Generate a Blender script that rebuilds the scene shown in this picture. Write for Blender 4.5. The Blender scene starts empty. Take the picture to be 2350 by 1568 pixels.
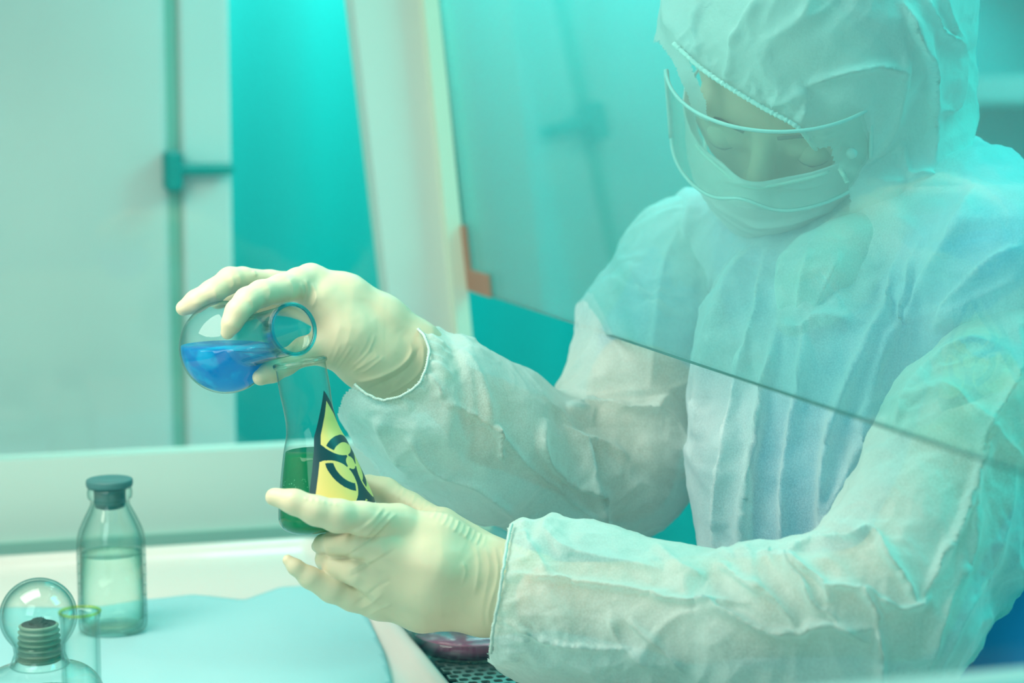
import bpy, bmesh, math
import numpy as np
from mathutils import Vector, Matrix

C = bpy.context.scene.collection
R = math.radians
F = 4178.0                       # focal length in pixels of the 2350 px wide frame
sc = bpy.context.scene

# ------------------------------------------------------------------ camera
PITCH, YAW, CAMZ = 6.7, 16.0, 1.124
cam_d = bpy.data.cameras.new('camera')
cam_d.lens = 36.0 * F / 2350.0
cam_d.sensor_width = 36.0
cam_d.clip_start = 0.02
cam_d.clip_end = 50
cam_d.dof.use_dof = True
cam_d.dof.focus_distance = 1.17
cam_d.dof.aperture_fstop = 4.2
cam = bpy.data.objects.new('camera', cam_d)
C.objects.link(cam)
CM = Matrix.Translation((0, 0, CAMZ)) @ Matrix.Rotation(R(-YAW), 4, 'Z') @ Matrix.Rotation(R(90 - PITCH), 4, 'X')
cam.matrix_world = CM
sc.camera = cam
CMn = np.array(CM)

# ------------------------------------------------------------------ world and light
sc.view_settings.view_transform = 'Standard'
sc.view_settings.look = 'None'
sc.view_settings.gamma = 1.0
sc.view_settings.exposure = 0.0
w = bpy.data.worlds.new('room_light')
sc.world = w
w.use_nodes = True
w.node_tree.nodes['Background'].inputs[0].default_value = (0.06, 0.82, 0.88, 1)
w.node_tree.nodes['Background'].inputs[1].default_value = 0.52
sc.cycles.max_bounces = 8
sc.cycles.transparent_max_bounces = 20
sc.cycles.diffuse_bounces = 3
sc.cycles.glossy_bounces = 3
sc.cycles.use_denoising = True
sc.cycles.adaptive_threshold = 0.025
sc.cycles.caustics_reflective = False
sc.cycles.caustics_refractive = False


def area(name, loc, target, size, size_y, power, color):
    l = bpy.data.lights.new(name, 'AREA')
    l.shape = 'RECTANGLE'
    l.size, l.size_y, l.energy, l.color = size, size_y, power, color
    o = bpy.data.objects.new(name, l)
    o.location = loc
    o.rotation_euler = (Vector(target) - Vector(loc)).to_track_quat('-Z', 'Y').to_euler()
    C.objects.link(o)
    return o


area('cabinet_lamp', (0.05, 1.10, 1.45), (0.32, 1.15, 0.85), 0.30, 0.9, 10.0, (1.0, 0.91, 0.80))
area('added_fill_front', (-0.9, -0.2, 1.9), (0.5, 1.3, 0.95), 1.2, 1.2, 15.0, (0.86, 0.92, 0.95))  # added fill from front left, carries red light to the suit
area('room_lamp_side', (1.35, 0.85, 2.05), (0.62, 1.2, 1.12), 0.6, 0.8, 16.0, (0.0, 1.0, 0.88))
area('added_fill_rear', (0.6, 2.2, 2.2), (0.55, 3.2, 0.9), 1.2, 1.0, 54.0, (1.0, 0.80, 0.82))  # added light without a fixture, lifts the pale panel behind the window
area('added_fill_corner', (2.2, 2.0, 2.5), (2.4, 3.6, 1.1), 0.8, 0.8, 38.0, (0.05, 1.0, 0.93))  # added to brighten the dark shelf corner


# ------------------------------------------------------------------ materials
def mat(name, base=(0.8, 0.8, 0.8), rough=0.5, metal=0.0, sss=0.0, sheen=0.0, spec=0.5, coat=0.0):
    m = bpy.data.materials.new(name)
    m.use_nodes = True
    b = m.node_tree.nodes['Principled BSDF']
    b.inputs['Base Color'].default_value = (*base, 1)
    b.inputs['Roughness'].default_value = rough
    b.inputs['Metallic'].default_value = metal
    b.inputs['Subsurface Weight'].default_value = sss
    b.inputs['Subsurface Scale'].default_value = 0.01
    b.inputs['Sheen Weight'].default_value = sheen
    b.inputs['Specular IOR Level'].default_value = spec
    b.inputs['Coat Weight'].default_value = coat
    return m


def nt(m):
    return m.node_tree.nodes, m.node_tree.links


def add_bump(m, scale, strength, dist, detail=4.0, stretch=None, ridged=False):
    n, l = nt(m)
    tc = n.new('ShaderNodeTexCoord')
    mp = n.new('ShaderNodeMapping')
    mp.inputs['Scale'].default_value = stretch or (1, 1, 1)
    nz = n.new('ShaderNodeTexNoise')
    nz.inputs['Scale'].default_value = scale
    nz.inputs['Detail'].default_value = detail
    bp = n.new('ShaderNodeBump')
    bp.inputs['Strength'].default_value = strength
    bp.inputs['Distance'].default_value = dist
    l.new(tc.outputs['Object'], mp.inputs[0])
    l.new(mp.outputs[0], nz.inputs['Vector'])
    src = nz.outputs[0]
    if ridged:
        a = n.new('ShaderNodeMath'); a.operation = 'SUBTRACT'; a.inputs[1].default_value = 0.5
        b = n.new('ShaderNodeMath'); b.operation = 'ABSOLUTE'
        l.new(src, a.inputs[0]); l.new(a.outputs[0], b.inputs[0]); src = b.outputs[0]
    l.new(src, bp.inputs['Height'])
    p = n['Principled BSDF']
    if p.inputs['Normal'].is_linked:
        l.new(p.inputs['Normal'].links[0].from_socket, bp.inputs['Normal'])
    l.new(bp.outputs[0], p.inputs['Normal'])
    return bp


def vary(m, c1, c2, scale, detail=3.0, lo=0.35, hi=0.65):
    """base colour varies between two real colours of the thing"""
    n, l = nt(m)
    tc = n.new('ShaderNodeTexCoord')
    nz = n.new('ShaderNodeTexNoise')
    nz.inputs['Scale'].default_value = scale
    nz.inputs['Detail'].default_value = detail
    cr = n.new('ShaderNodeValToRGB')
    cr.color_ramp.elements[0].position = lo
    cr.color_ramp.elements[1].position = hi
    cr.color_ramp.elements[0].color = (*c1, 1)
    cr.color_ramp.elements[1].color = (*c2, 1)
    l.new(tc.outputs['Object'], nz.inputs['Vector'])
    l.new(nz.outputs[0], cr.inputs[0])
    l.new(cr.outputs[0], n['Principled BSDF'].inputs['Base Color'])


def glass_mat(name, tint, edge, ior=1.5, rough=0.0, haze=0.0, hazecol=(0.8, 1, 0.9)):
    """thin glass: clear with fresnel reflection, longer light path (deeper tint) at grazing angles"""
    m = bpy.data.materials.new(name)
    m.use_nodes = True
    n, l = nt(m)
    n.remove(n['Principled BSDF'])
    out = n['Material Output']
    lw = n.new('ShaderNodeLayerWeight'); lw.inputs[0].default_value = 0.5
    pw = n.new('ShaderNodeMath'); pw.operation = 'POWER'; pw.inputs[1].default_value = 2.6
    mx = n.new('ShaderNodeMixRGB')
    mx.inputs[1].default_value = (*tint, 1)
    mx.inputs[2].default_value = (*edge, 1)
    tr = n.new('ShaderNodeBsdfTransparent')
    gl = n.new('ShaderNodeBsdfGlossy'); gl.inputs['Roughness'].default_value = rough
    f0 = ((ior - 1) / (ior + 1)) ** 2
    p5 = n.new('ShaderNodeMath'); p5.operation = 'POWER'; p5.inputs[1].default_value = 5.0
    l.new(lw.outputs['Facing'], p5.inputs[0])
    fr = n.new('ShaderNodeMath'); fr.operation = 'MULTIPLY_ADD'; fr.inputs[1].default_value = 1 - f0; fr.inputs[2].default_value = f0
    l.new(p5.outputs[0], fr.inputs[0])
    ms = n.new('ShaderNodeMixShader')
    l.new(lw.outputs['Facing'], pw.inputs[0])
    l.new(pw.outputs[0], mx.inputs[0])
    l.new(mx.outputs[0], tr.inputs[0])
    l.new(fr.outputs[0], ms.inputs[0])
    l.new(tr.outputs[0], ms.inputs[1])
    l.new(gl.outputs[0], ms.inputs[2])
    last = ms
    if haze > 0:
        df = n.new('ShaderNodeBsdfDiffuse'); df.inputs[0].default_value = (*hazecol, 1)
        m2 = n.new('ShaderNodeMixShader')
        m2.inputs[0].default_value = haze
        l.new(ms.outputs[0], m2.inputs[1]); l.new(df.outputs[0], m2.inputs[2])
        last = m2
    l.new(last.outputs[0], out.inputs[0])
    return m


def fabric_mat(name, base, clear=0.2, transl=0.35, bump=0.6, rough=0.42):
    """thin spunbond fabric: partly see-through, partly translucent, faintly embossed"""
    m = mat(name, base, rough, spec=0.45, sheen=0.2)
    n, l = nt(m)
    out = n['Material Output']
    p = n['Principled BSDF']
    add_bump(m, 15, 0.45, 0.010, 4.0, ridged=True)
    add_bump(m, 420, bump, 0.0006, 2.0)
    tl = n.new('ShaderNodeBsdfTranslucent'); tl.inputs[0].default_value = (*base, 1)
    l.new(p.inputs['Normal'].links[0].from_socket, tl.inputs['Normal'])
    m1 = n.new('ShaderNodeMixShader'); m1.inputs[0].default_value = transl
    l.new(p.outputs[0], m1.inputs[1]); l.new(tl.outputs[0], m1.inputs[2])
    tr = n.new('ShaderNodeBsdfTransparent')
    lw = n.new('ShaderNodeLayerWeight'); lw.inputs[0].default_value = 0.35
    tc = n.new('ShaderNodeTexCoord')
    nz = n.new('ShaderNodeTexNoise'); nz.inputs['Scale'].default_value = 900; nz.inputs['Detail'].default_value = 1
    nz2 = n.new('ShaderNodeTexNoise'); nz2.inputs['Scale'].default_value = 14; nz2.inputs['Detail'].default_value = 3
    l.new(tc.outputs['Object'], nz.inputs['Vector']); l.new(tc.outputs['Object'], nz2.inputs['Vector'])
    a = n.new('ShaderNodeMapRange')
    a.inputs[1].default_value = 0.3; a.inputs[2].default_value = 0.7
    a.inputs[3].default_value = 0.8; a.inputs[4].default_value = 1.2
    l.new(nz.outputs[0], a.inputs[0])
    a2 = n.new('ShaderNodeMapRange')
    a2.inputs[1].default_value = 0.35; a2.inputs[2].default_value = 0.65
    a2.inputs[3].default_value = 0.7; a2.inputs[4].default_value = 1.4
    l.new(nz2.outputs[0], a2.inputs[0])
    b = n.new('ShaderNodeMath'); b.operation = 'SUBTRACT'; b.inputs[0].default_value = 1.0
    l.new(lw.outputs['Facing'], b.inputs[1])
    c = n.new('ShaderNodeMath'); c.operation = 'MULTIPLY'; l.new(a.outputs[0], c.inputs[0]); l.new(b.outputs[0], c.inputs[1])
    c2 = n.new('ShaderNodeMath'); c2.operation = 'MULTIPLY'; l.new(c.outputs[0], c2.inputs[0]); l.new(a2.outputs[0], c2.inputs[1])
    d = n.new('ShaderNodeMath'); d.operation = 'MULTIPLY'; d.inputs[1].default_value = clear; d.use_clamp = True
    l.new(c2.outputs[0], d.inputs[0])
    m2 = n.new('ShaderNodeMixShader')
    l.new(d.outputs[0], m2.inputs[0]); l.new(m1.outputs[0], m2.inputs[1]); l.new(tr.outputs[0], m2.inputs[2])
    l.new(m2.outputs[0], out.inputs[0])
    return m


def liquid_mat(name, base, deep, rough=0.05, swirl=6.0, clear=0.35):
    """dyed water: coloured transmission with some body"""
    m = mat(name, base, rough, spec=0.5)
    vary(m, deep, base, swirl, 4.0, 0.44, 0.56)
    n, l = nt(m)
    out = n['Material Output']; p = n['Principled BSDF']
    tr = n.new('ShaderNodeBsdfTransparent'); tr.inputs[0].default_value = (*[min(1, c * 1.6 + 0.02) for c in base], 1)
    tl = n.new('ShaderNodeBsdfTranslucent')
    l.new(p.inputs['Base Color'].links[0].from_socket, tl.inputs[0])
    a = n.new('ShaderNodeMixShader'); a.inputs[0].default_value = 0.5
    l.new(p.outputs[0], a.inputs[1]); l.new(tl.outputs[0], a.inputs[2])
    ms = n.new('ShaderNodeMixShader'); ms.inputs[0].default_value = clear
    l.new(a.outputs[0], ms.inputs[1]); l.new(tr.outputs[0], ms.inputs[2])
    l.new(ms.outputs[0], out.inputs[0])
    return m


M = {}
M['white'] = mat('white_enamel', (0.63, 0.73, 0.67), 0.4)
M['strip'] = mat('pale_strip', (0.70, 0.82, 0.66), 0.4)
M['panel'] = mat('pale_panel', (0.62, 0.86, 0.76), 0.5)
vary(M['panel'], (0.86, 0.76, 0.76), (0.94, 0.82, 0.82), 3.0)
M['tray'] = mat('white_plastic', (0.84, 0.67, 0.61), 0.25, coat=0.3)
M['teal'] = mat('teal_wall', (0.0, 0.72, 0.74), 0.6)
M['teal_cloth'] = mat('teal_curtain', (0.01, 0.62, 0.60), 0.6)
M['teal_dark'] = mat('dark_teal', (0.0, 0.33, 0.32), 0.45)
M['tray_band'] = mat('dark_teal_band', (0.02, 0.22, 0.20), 0.5)
M['grey'] = mat('grey_trim', (0.30, 0.52, 0.45), 0.5)
M['steel'] = mat('brushed_steel', (0.42, 0.55, 0.52), 0.32, 0.8)
M['hole'] = mat('dark_plenum', (0.02, 0.12, 0.11), 0.7)
M['orange'] = mat('brown_orange_tape', (0.42, 0.20, 0.13), 0.6)
M['cyan_cloth'] = mat('pale_cyan_paper', (0.35, 0.60, 0.62), 0.75)
add_bump(M['cyan_cloth'], 120, 0.25, 0.0008)
M['latex'] = mat('cream_latex', (0.73, 0.62, 0.43), 0.42, sss=0.15, spec=0.35)
add_bump(M['latex'], 900, 0.15, 0.0003)
M['suit'] = fabric_mat('white_spunbond', (0.76, 0.92, 0.89), 0.34, 0.42)
M['suit_body'] = fabric_mat('white_spunbond_body', (0.84, 0.95, 0.94), 0.34, 0.38)
M['hood'] = fabric_mat('white_spunbond_hood', (0.84, 0.93, 0.92), 0.14, 0.35)
M['mask'] = fabric_mat('mask_fabric', (0.92, 0.95, 0.94), 0.0, 0.25, 0.3)
M['cuff'] = mat('cuff_hem', (0.52, 0.66, 0.60), 0.7)
M['hem'] = mat('elastic_hem', (0.80, 0.92, 0.86), 0.6)
add_bump(M['hem'], 500, 0.6, 0.001)
M['skin'] = mat('skin', (0.70, 0.48, 0.34), 0.5, sss=0.2)
M['scrubs'] = mat('blue_scrubs', (0.0, 0.28, 0.62), 0.7)
vary(M['scrubs'], (0.0, 0.42, 0.68), (0.01, 0.56, 0.82), 20)
M['hair'] = mat('dark_hair', (0.03, 0.02, 0.015), 0.5)
M['eye'] = mat('eye_white', (0.8, 0.8, 0.78), 0.2)
M['iris'] = mat('iris', (0.06, 0.03, 0.02), 0.2)
M['sash'] = glass_mat('teal_tinted_glass', (0.84, 0.98, 0.98), (0.45, 0.92, 0.90), 1.5, haze=0.035, hazecol=(0.9, 1, 1))  # white haze mixed in for reflected light, lifts everything behind the sash
M['sash_edge'] = mat('cut_glass_edge', (0.0, 0.10, 0.09), 0.5, spec=0.15)
M['window'] = glass_mat('side_window_glass', (0.93, 1.0, 0.98), (0.6, 0.95, 0.88), 1.45)
M['near_glass'] = glass_mat('near_window_glass', (0.97, 1.0, 0.985), (0.7, 0.95, 0.9), 1.35)
M['glass'] = glass_mat('lab_glass', (0.955, 0.995, 0.985), (0.10, 0.50, 0.46), 1.45)
M['rim_glass'] = glass_mat('blue_rim_glass', (0.25, 0.85, 0.97), (0.02, 0.55, 0.80), 1.5)
M['green_glass'] = glass_mat('green_tinted_glass', (0.96, 1.0, 0.985), (0.03, 0.36, 0.32), 1.5)
M['yellow_glass'] = glass_mat('yellow_rim_glass', (0.92, 0.93, 0.50), (0.72, 0.76, 0.22), 1.5)
M['clear_water'] = glass_mat('clear_water', (0.965, 1.0, 0.975), (0.35, 0.75, 0.62), 1.33)
M['lens'] = glass_mat('clear_plastic', (0.95, 0.99, 0.98), (0.45, 0.85, 0.8), 1.45, rough=0.08, haze=0.09)
M['lens_rim'] = mat('clear_plastic_rim', (0.50, 0.74, 0.70), 0.35)
M['blue_liq'] = liquid_mat('blue_dye', (0.0, 0.60, 1.0), (0.0, 0.27, 0.74), swirl=38, clear=0.25)
M['green_liq'] = liquid_mat('green_dye', (0.0, 0.38, 0.16), (0.0, 0.32, 0.13), swirl=8, clear=0.25)
M['bubble'] = mat('bubble', (0.25, 0.85, 0.55), 0.2)
M['yellow'] = mat('sticker_yellow', (0.95, 0.68, 0.20), 0.4)
M['black'] = mat('sticker_black', (0.006, 0.045, 0.055), 0.4)
M['stopper'] = mat('grey_rubber', (0.05, 0.17, 0.17), 0.55)
M['wick'] = mat('burnt_wick', (0.02, 0.05, 0.05), 0.9)
add_bump(M['wick'], 300, 1.0, 0.003)
M['ceramic'] = mat('wick_holder_ceramic', (0.16, 0.25, 0.19), 0.45)
add_bump(M['ceramic'], 90, 0.4, 0.002)
M['red'] = mat('magenta_medium', (0.42, 0.05, 0.16), 0.2)
M['chair'] = mat('blue_upholstery', (0.0, 0.30, 0.72), 0.6)
vary(M['chair'], (0.0, 0.24, 0.58), (0.0, 0.36, 0.80), 6)
M['floor'] = mat('floor_vinyl', (0.18, 0.55, 0.50), 0.5)
M['plastic'] = mat('pale_teal_plastic', (0.30, 0.78, 0.72), 0.4)


# ------------------------------------------------------------------ helpers
def thing(name, label, cat, loc=(0, 0, 0), group=None):
    o = bpy.data.objects.new(name, None)
    o.empty_display_size = 0.03
    o.location = loc
    C.objects.link(o)
    o['label'] = label
    o['category'] = cat
    if group:
        o['group'] = group
    return o


def wloc(o):
    v = Vector((0, 0, 0))
    while o is not None:
        v = v + o.location
        o = o.parent
    return v


def link(name, me, m, parent=None, smooth=True):
    o = bpy.data.objects.new(name, me)
    C.objects.link(o)
    for x in (m if isinstance(m, (list, tuple)) else [m]):
        me.materials.append(x)
    if parent is not None:
        o.parent = parent
    if smooth and len(me.polygons):
        me.polygons.foreach_set('use_smooth', [True] * len(me.polygons))
    return o


def struct(o):
    o['kind'] = 'structure'
    return o


def mesh_np(name, V, Q, m, parent=None, mi=None, smooth=True):
    """V world coordinates (n,3); Q faces, an (m,k) array or list"""
    L = np.array(wloc(parent)) if parent is not None else np.zeros(3)
    me = bpy.data.meshes.new(name)
    me.from_pydata((np.asarray(V, float) - L).tolist(), [], Q.tolist() if hasattr(Q, 'tolist') else Q)
    o = link(name, me, m, parent, smooth)
    if mi is not None:
        me.polygons.foreach_set('material_index', np.asarray(mi, np.int32))
    me.update()
    return o


def W(px, py, d):
    """point at depth d (cm) seen at a pixel -> world metres"""
    return CM @ (Vector(((px - 1175) * d / F, (784 - py) * d / F, -d)) * 0.01)


def c2w(P):
    P = np.asarray(P, float) * 0.01
    return P @ CMn[:3, :3].T + CMn[:3, 3]


def K(px, py, d):
    return np.array([(px - 1175) * d / F, (784 - py) * d / F, -d])


def topx(P):
    d = -P[:, 2]
    return np.stack([P[:, 0] / d * F + 1175, 784 - P[:, 1] / d * F], 1)


def box(name, lo, hi, m, parent=None, bevel=0.0):
    bm = bmesh.new()
    bmesh.ops.create_cube(bm, size=1)
    L = wloc(parent) if parent is not None else Vector((0, 0, 0))
    for v in bm.verts:
        v.co = Vector([(lo[i] + hi[i]) / 2 + v.co[i] * (hi[i] - lo[i]) for i in range(3)]) - L
    if bevel > 0:
        bmesh.ops.bevel(bm, geom=bm.edges[:], offset=bevel, segments=3, affect='EDGES')
    me = bpy.data.meshes.new(name)
    bm.to_mesh(me); bm.free()
    return link(name, me, m, parent, False)


def prism(name, poly, y0, y1, m, parent=None):
    """poly in XZ extruded along Y"""
    n = len(poly)
    V = [(p[0], y0, p[1]) for p in poly] + [(p[0], y1, p[1]) for p in poly]
    Fc = [list(range(n))[::-1], list(range(n, 2 * n))] + [[i, (i + 1) % n, n + (i + 1) % n, n + i] for i in range(n)]
    return mesh_np(name, V, Fc, m, parent, smooth=False)


def frame_from(axis):
    a = Vector(axis).normalized()
    t = Vector((0, 0, 1)) if abs(a.z) < 0.9 else Vector((1, 0, 0))
    x = t.cross(a).normalized()
    return x, a.cross(x), a


def lathe_bm(prof, origin, axis, seg=64):
    """prof list of (s along axis, r) in metres"""
    x, y, a = frame_from(axis)
    o = Vector(origin)
    bm = bmesh.new()
    rows = []
    for s, r in prof:
        if r < 1e-6:
            rows.append([bm.verts.new(o + a * s)])
        else:
            rows.append([bm.verts.new(o + a * s + (x * math.cos(t) + y * math.sin(t)) * r)
                         for t in [2 * math.pi * k / seg for k in range(seg)]])
    for A, B in zip(rows, rows[1:]):
        if len(A) == 1 and len(B) == 1:
            continue
        for k in range(seg):
            k2 = (k + 1) % seg
            if len(A) == 1:
                bm.faces.new((A[0], B[k2], B[k]))
            elif len(B) == 1:
                bm.faces.new((A[k], A[k2], B[0]))
            else:
                bm.faces.new((A[k], A[k2], B[k2], B[k]))
    bmesh.ops.recalc_face_normals(bm, faces=bm.faces[:])
    return bm


def bm_obj(name, bm, m, parent=None, smooth=True):
    L = wloc(parent) if parent is not None else Vector((0, 0, 0))
    bmesh.ops.translate(bm, verts=bm.verts[:], vec=-L)
    me = bpy.data.meshes.new(name)
    bm.to_mesh(me); bm.free()
    return link(name, me, m, parent, smooth)


def lathe(name, prof, origin, axis, m, parent=None, seg=64):
    return bm_obj(name, lathe_bm(prof, origin, axis, seg), m, parent)


def torus_ring(r, rr, s=0.0, n=10):
    return [(s + rr * math.sin(t), r + rr * math.cos(t)) for t in [2 * math.pi * k / n for k in range(n + 1)]]


def smooth_prof(pts, n=6):
    """catmull-rom resample of a profile"""
    P = [np.array(p, float) for p in pts]
    P = [2 * P[0] - P[1]] + P + [2 * P[-1] - P[-2]]
    out = []
    for i in range(1, len(P) - 2):
        for k in range(n):
            t = k / n
            a, b, c, d = P[i - 1], P[i], P[i + 1], P[i + 2]
            out.append(0.5 * ((2 * b) + (c - a) * t + (2 * a - 5 * b + 4 * c - d) * t * t + (3 * b - a - 3 * c + d) * t ** 3))
    out.append(P[-2])
    return [(float(p[0]), max(0.0, float(p[1]))) for p in out]


def tube(name, pts, r, m, parent=None, n=8, closed=False, rs=None):
    """tube along world points"""
    P = [Vector(p) for p in pts]
    V, Q = [], []
    N = len(P)
    up = None
    for i, p in enumerate(P):
        a = (P[(i + 1) % N] if (closed or i < N - 1) else p) - (P[i - 1] if (closed or i > 0) else p)
        a.normalize()
        if up is None:
            up = frame_from(a)[0]
        up = (up - a * up.dot(a)).normalized()
        y = a.cross(up)
        q = rs[i] if rs is not None else r
        for k in range(n):
            t = 2 * math.pi * k / n
            V.append(p + (up * math.cos(t) + y * math.sin(t)) * q)
    for i in range(N if closed else N - 1):
        j = (i + 1) % N
        for k in range(n):
            k2 = (k + 1) % n
            Q.append([i * n + k, i * n + k2, j * n + k2, j * n + k])
    if not closed:
        Q.append(list(range(n))[::-1]); Q.append([(N - 1) * n + k for k in range(n)])
    return mesh_np(name, [tuple(v) for v in V], Q, m, parent)


def spline(pts, n=8):
    P = [np.array(p, float) for p in pts]
    P = [2 * P[0] - P[1]] + P + [2 * P[-1] - P[-2]]
    out = []
    for i in range(1, len(P) - 2):
        for k in range(n):
            t = k / n
            a, b, c, d = P[i - 1], P[i], P[i + 1], P[i + 2]
            out.append(0.5 * ((2 * b) + (c - a) * t + (2 * a - 5 * b + 4 * c - d) * t * t + (3 * b - a - 3 * c + d) * t ** 3))
    out.append(P[-2])
    return np.array(out)


# ------------------------------------------------------------------ signed-distance modelling
def smin(a, b, k):
    h = np.clip(0.5 + 0.5 * (b - a) / k, 0, 1)
    return b + (a - b) * h - k * h * (1 - h)


def chain(pts, k=0.4):
    """pts: (px, py, depth cm, radius px) -> round-cone chain in camera space (cm)"""
    out = []
    q = [(K(p[0], p[1], p[2]), p[3] * p[2] / F) for p in pts]
    for (a, ra), (b, rb) in zip(q, q[1:]):
        out.append(('rc', a, b, ra, rb, k))
    if len(q) == 1:
        out.append(('rc', q[0][0], q[0][0] + 1e-3, q[0][1], q[0][1], k))
    return out


def ell(c, axes, semi, k=0.6):
    return ('el', np.asarray(c, float), np.asarray(axes, float), np.asarray(semi, float), 0, k)


def pbounds(p):
    if p[0] == 'rc':
        r = max(p[3], p[4])
        return np.minimum(p[1], p[2]) - r, np.maximum(p[1], p[2]) + r
    r = p[3].max()
    return p[1] - r, p[1] + r


def pdist(p, X, Y, Z):
    if p[0] == 'rc':
        a, b, r1, r2 = p[1], p[2], p[3], p[4]
        ba = b - a
        L2 = float(ba @ ba) + 1e-9
        t = ((X - a[0]) * ba[0] + (Y - a[1]) * ba[1] + (Z - a[2]) * ba[2]) / L2
        t = np.clip(t, 0, 1)
        return np.sqrt((X - a[0] - t * ba[0]) ** 2 + (Y - a[1] - t * ba[1]) ** 2 + (Z - a[2] - t * ba[2]) ** 2) - (r1 + (r2 - r1) * t)
    c, A, s = p[1], p[2], p[3]
    dx, dy, dz = X - c[0], Y - c[1], Z - c[2]
    u = [(dx * A[i][0] + dy * A[i][1] + dz * A[i][2]) for i in range(3)]
    k0 = np.sqrt((u[0] / s[0]) ** 2 + (u[1] / s[1]) ** 2 + (u[2] / s[2]) ** 2) + 1e-6
    k1 = np.sqrt((u[0] / s[0] ** 2) ** 2 + (u[1] / s[1] ** 2) ** 2 + (u[2] / s[2] ** 2) ** 2) + 1e-6
    return k0 * (k0 - 1) / k1


def field(prims, lo, vox, shape, base=None):
    D = np.full(shape, 50.0, np.float32) if base is None else base
    for p in prims:
        a, b = pbounds(p)
        pad = p[5] * 1.2 + 3 * vox
        i0 = np.maximum(0, np.floor((a - pad - lo) / vox).astype(int))
        i1 = np.minimum(shape, np.ceil((b + pad - lo) / vox).astype(int) + 1)
        if (i1 <= i0).any():
            continue
        ax = [(np.arange(i0[i], i1[i]) * vox + lo[i]).astype(np.float32) for i in range(3)]
        d = pdist(p, ax[0][:, None, None], ax[1][None, :, None], ax[2][None, None, :])
        s = (slice(i0[0], i1[0]), slice(i0[1], i1[1]), slice(i0[2], i1[2]))
        D[s] = smin(D[s], d, p[5])
    return D


def surface_nets(D, lo, vox):
    S = D < 0
    sh = np.array(D.shape) - 1
    cnt = np.zeros(tuple(sh), np.int8)
    for dx in (0, 1):
        for dy in (0, 1):
            for dz in (0, 1):
                cnt += S[dx:sh[0] + dx, dy:sh[1] + dy, dz:sh[2] + dz]
    act = (cnt > 0) & (cnt < 8)
    I = np.argwhere(act)
    idx = np.full(tuple(sh), -1, np.int32)
    idx[tuple(I.T)] = np.arange(len(I))
    acc = np.zeros((len(I), 3)); n = np.zeros(len(I))
    cs = [(a, b, c) for a in (0, 1) for b in (0, 1) for c in (0, 1)]
    for i, a in enumerate(cs):
        for b in cs[i + 1:]:
            if sum(abs(a[k] - b[k]) for k in range(3)) != 1:
                continue
            va = D[I[:, 0] + a[0], I[:, 1] + a[1], I[:, 2] + a[2]]
            vb = D[I[:, 0] + b[0], I[:, 1] + b[1], I[:, 2] + b[2]]
            x = (va < 0) != (vb < 0)
            t = np.where(x, va / np.where(x, va - vb, 1), 0)[:, None]
            pt = np.array(a) * (1 - t) + np.array(b) * t
            acc[x] += pt[x]; n[x] += 1
    V = lo + (I + acc / n[:, None]) * vox
    Q = []
    for ax in range(3):
        s1 = [slice(None)] * 3; s2 = [slice(None)] * 3
        s1[ax] = slice(0, -1); s2[ax] = slice(1, None)
        A, B = S[tuple(s1)], S[tuple(s2)]
        E = np.argwhere(A != B)
        o1, o2 = [(1, 2), (2, 0), (0, 1)][ax]
        ok = (E[:, o1] > 0) & (E[:, o2] > 0) & (E[:, o1] < sh[o1]) & (E[:, o2] < sh[o2])
        E = E[ok]
        flip = A[tuple(E.T)]
        def g(d1, d2):
            e = E.copy(); e[:, o1] -= d1; e[:, o2] -= d2
            return idx[tuple(e.T)]
        q = np.stack([g(0, 0), g(1, 0), g(1, 1), g(0, 1)], 1)
        q[~flip] = q[~flip][:, ::-1]
        Q.append(q)
    return V, np.concatenate(Q)


def adj_edges(Q):
    e = np.concatenate([Q[:, [0, 1]], Q[:, [1, 2]], Q[:, [2, 3]], Q[:, [3, 0]]])
    return np.unique(np.sort(e, 1), axis=0)


def lap(V, E, n=2, f=0.5):
    deg = np.bincount(E.ravel(), minlength=len(V)).astype(float)
    deg[deg == 0] = 1
    for _ in range(n):
        acc = np.stack([np.bincount(E[:, 0], V[E[:, 1], k], len(V)) + np.bincount(E[:, 1], V[E[:, 0], k], len(V)) for k in range(3)], 1)
        V = V + (acc / deg[:, None] - V) * f
    return V


def normals(V, Q):
    n = np.cross(V[Q[:, 2]] - V[Q[:, 0]], V[Q[:, 3]] - V[Q[:, 1]])
    N = np.stack([sum(np.bincount(Q[:, j], n[:, k], len(V)) for j in range(4)) for k in range(3)], 1)
    return N / (np.linalg.norm(N, axis=1, keepdims=True) + 1e-12)


def solid(groups, vox, kjoin=0.6, sm=2, extra=1.0):
    """groups[0] core; the other groups each blend into the core but not into each other"""
    allp = [p for g in groups for p in g]
    lo = np.min([pbounds(p)[0] for p in allp], 0) - extra
    hi = np.max([pbounds(p)[1] for p in allp], 0) + extra
    shape = tuple(np.ceil((hi - lo) / vox).astype(int) + 1)
    core = field(groups[0], lo, vox, shape)
    D = core.copy()
    for g in groups[1:]:
        a = np.min([pbounds(p)[0] for p in g], 0) - 3 * kjoin
        b = np.max([pbounds(p)[1] for p in g], 0) + 3 * kjoin
        i0 = np.maximum(0, np.floor((a - lo) / vox).astype(int))
        i1 = np.minimum(shape, np.ceil((b - lo) / vox).astype(int) + 1)
        s = tuple(slice(i0[i], i1[i]) for i in range(3))
        sub = field(g, lo + i0 * vox, vox, tuple(i1 - i0))
        D[s] = smin(D[s], smin(core[s], sub, kjoin), 0.06)
    V, Q = surface_nets(D, lo, vox)
    V = lap(V, adj_edges(Q), sm)
    return V, Q


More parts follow.
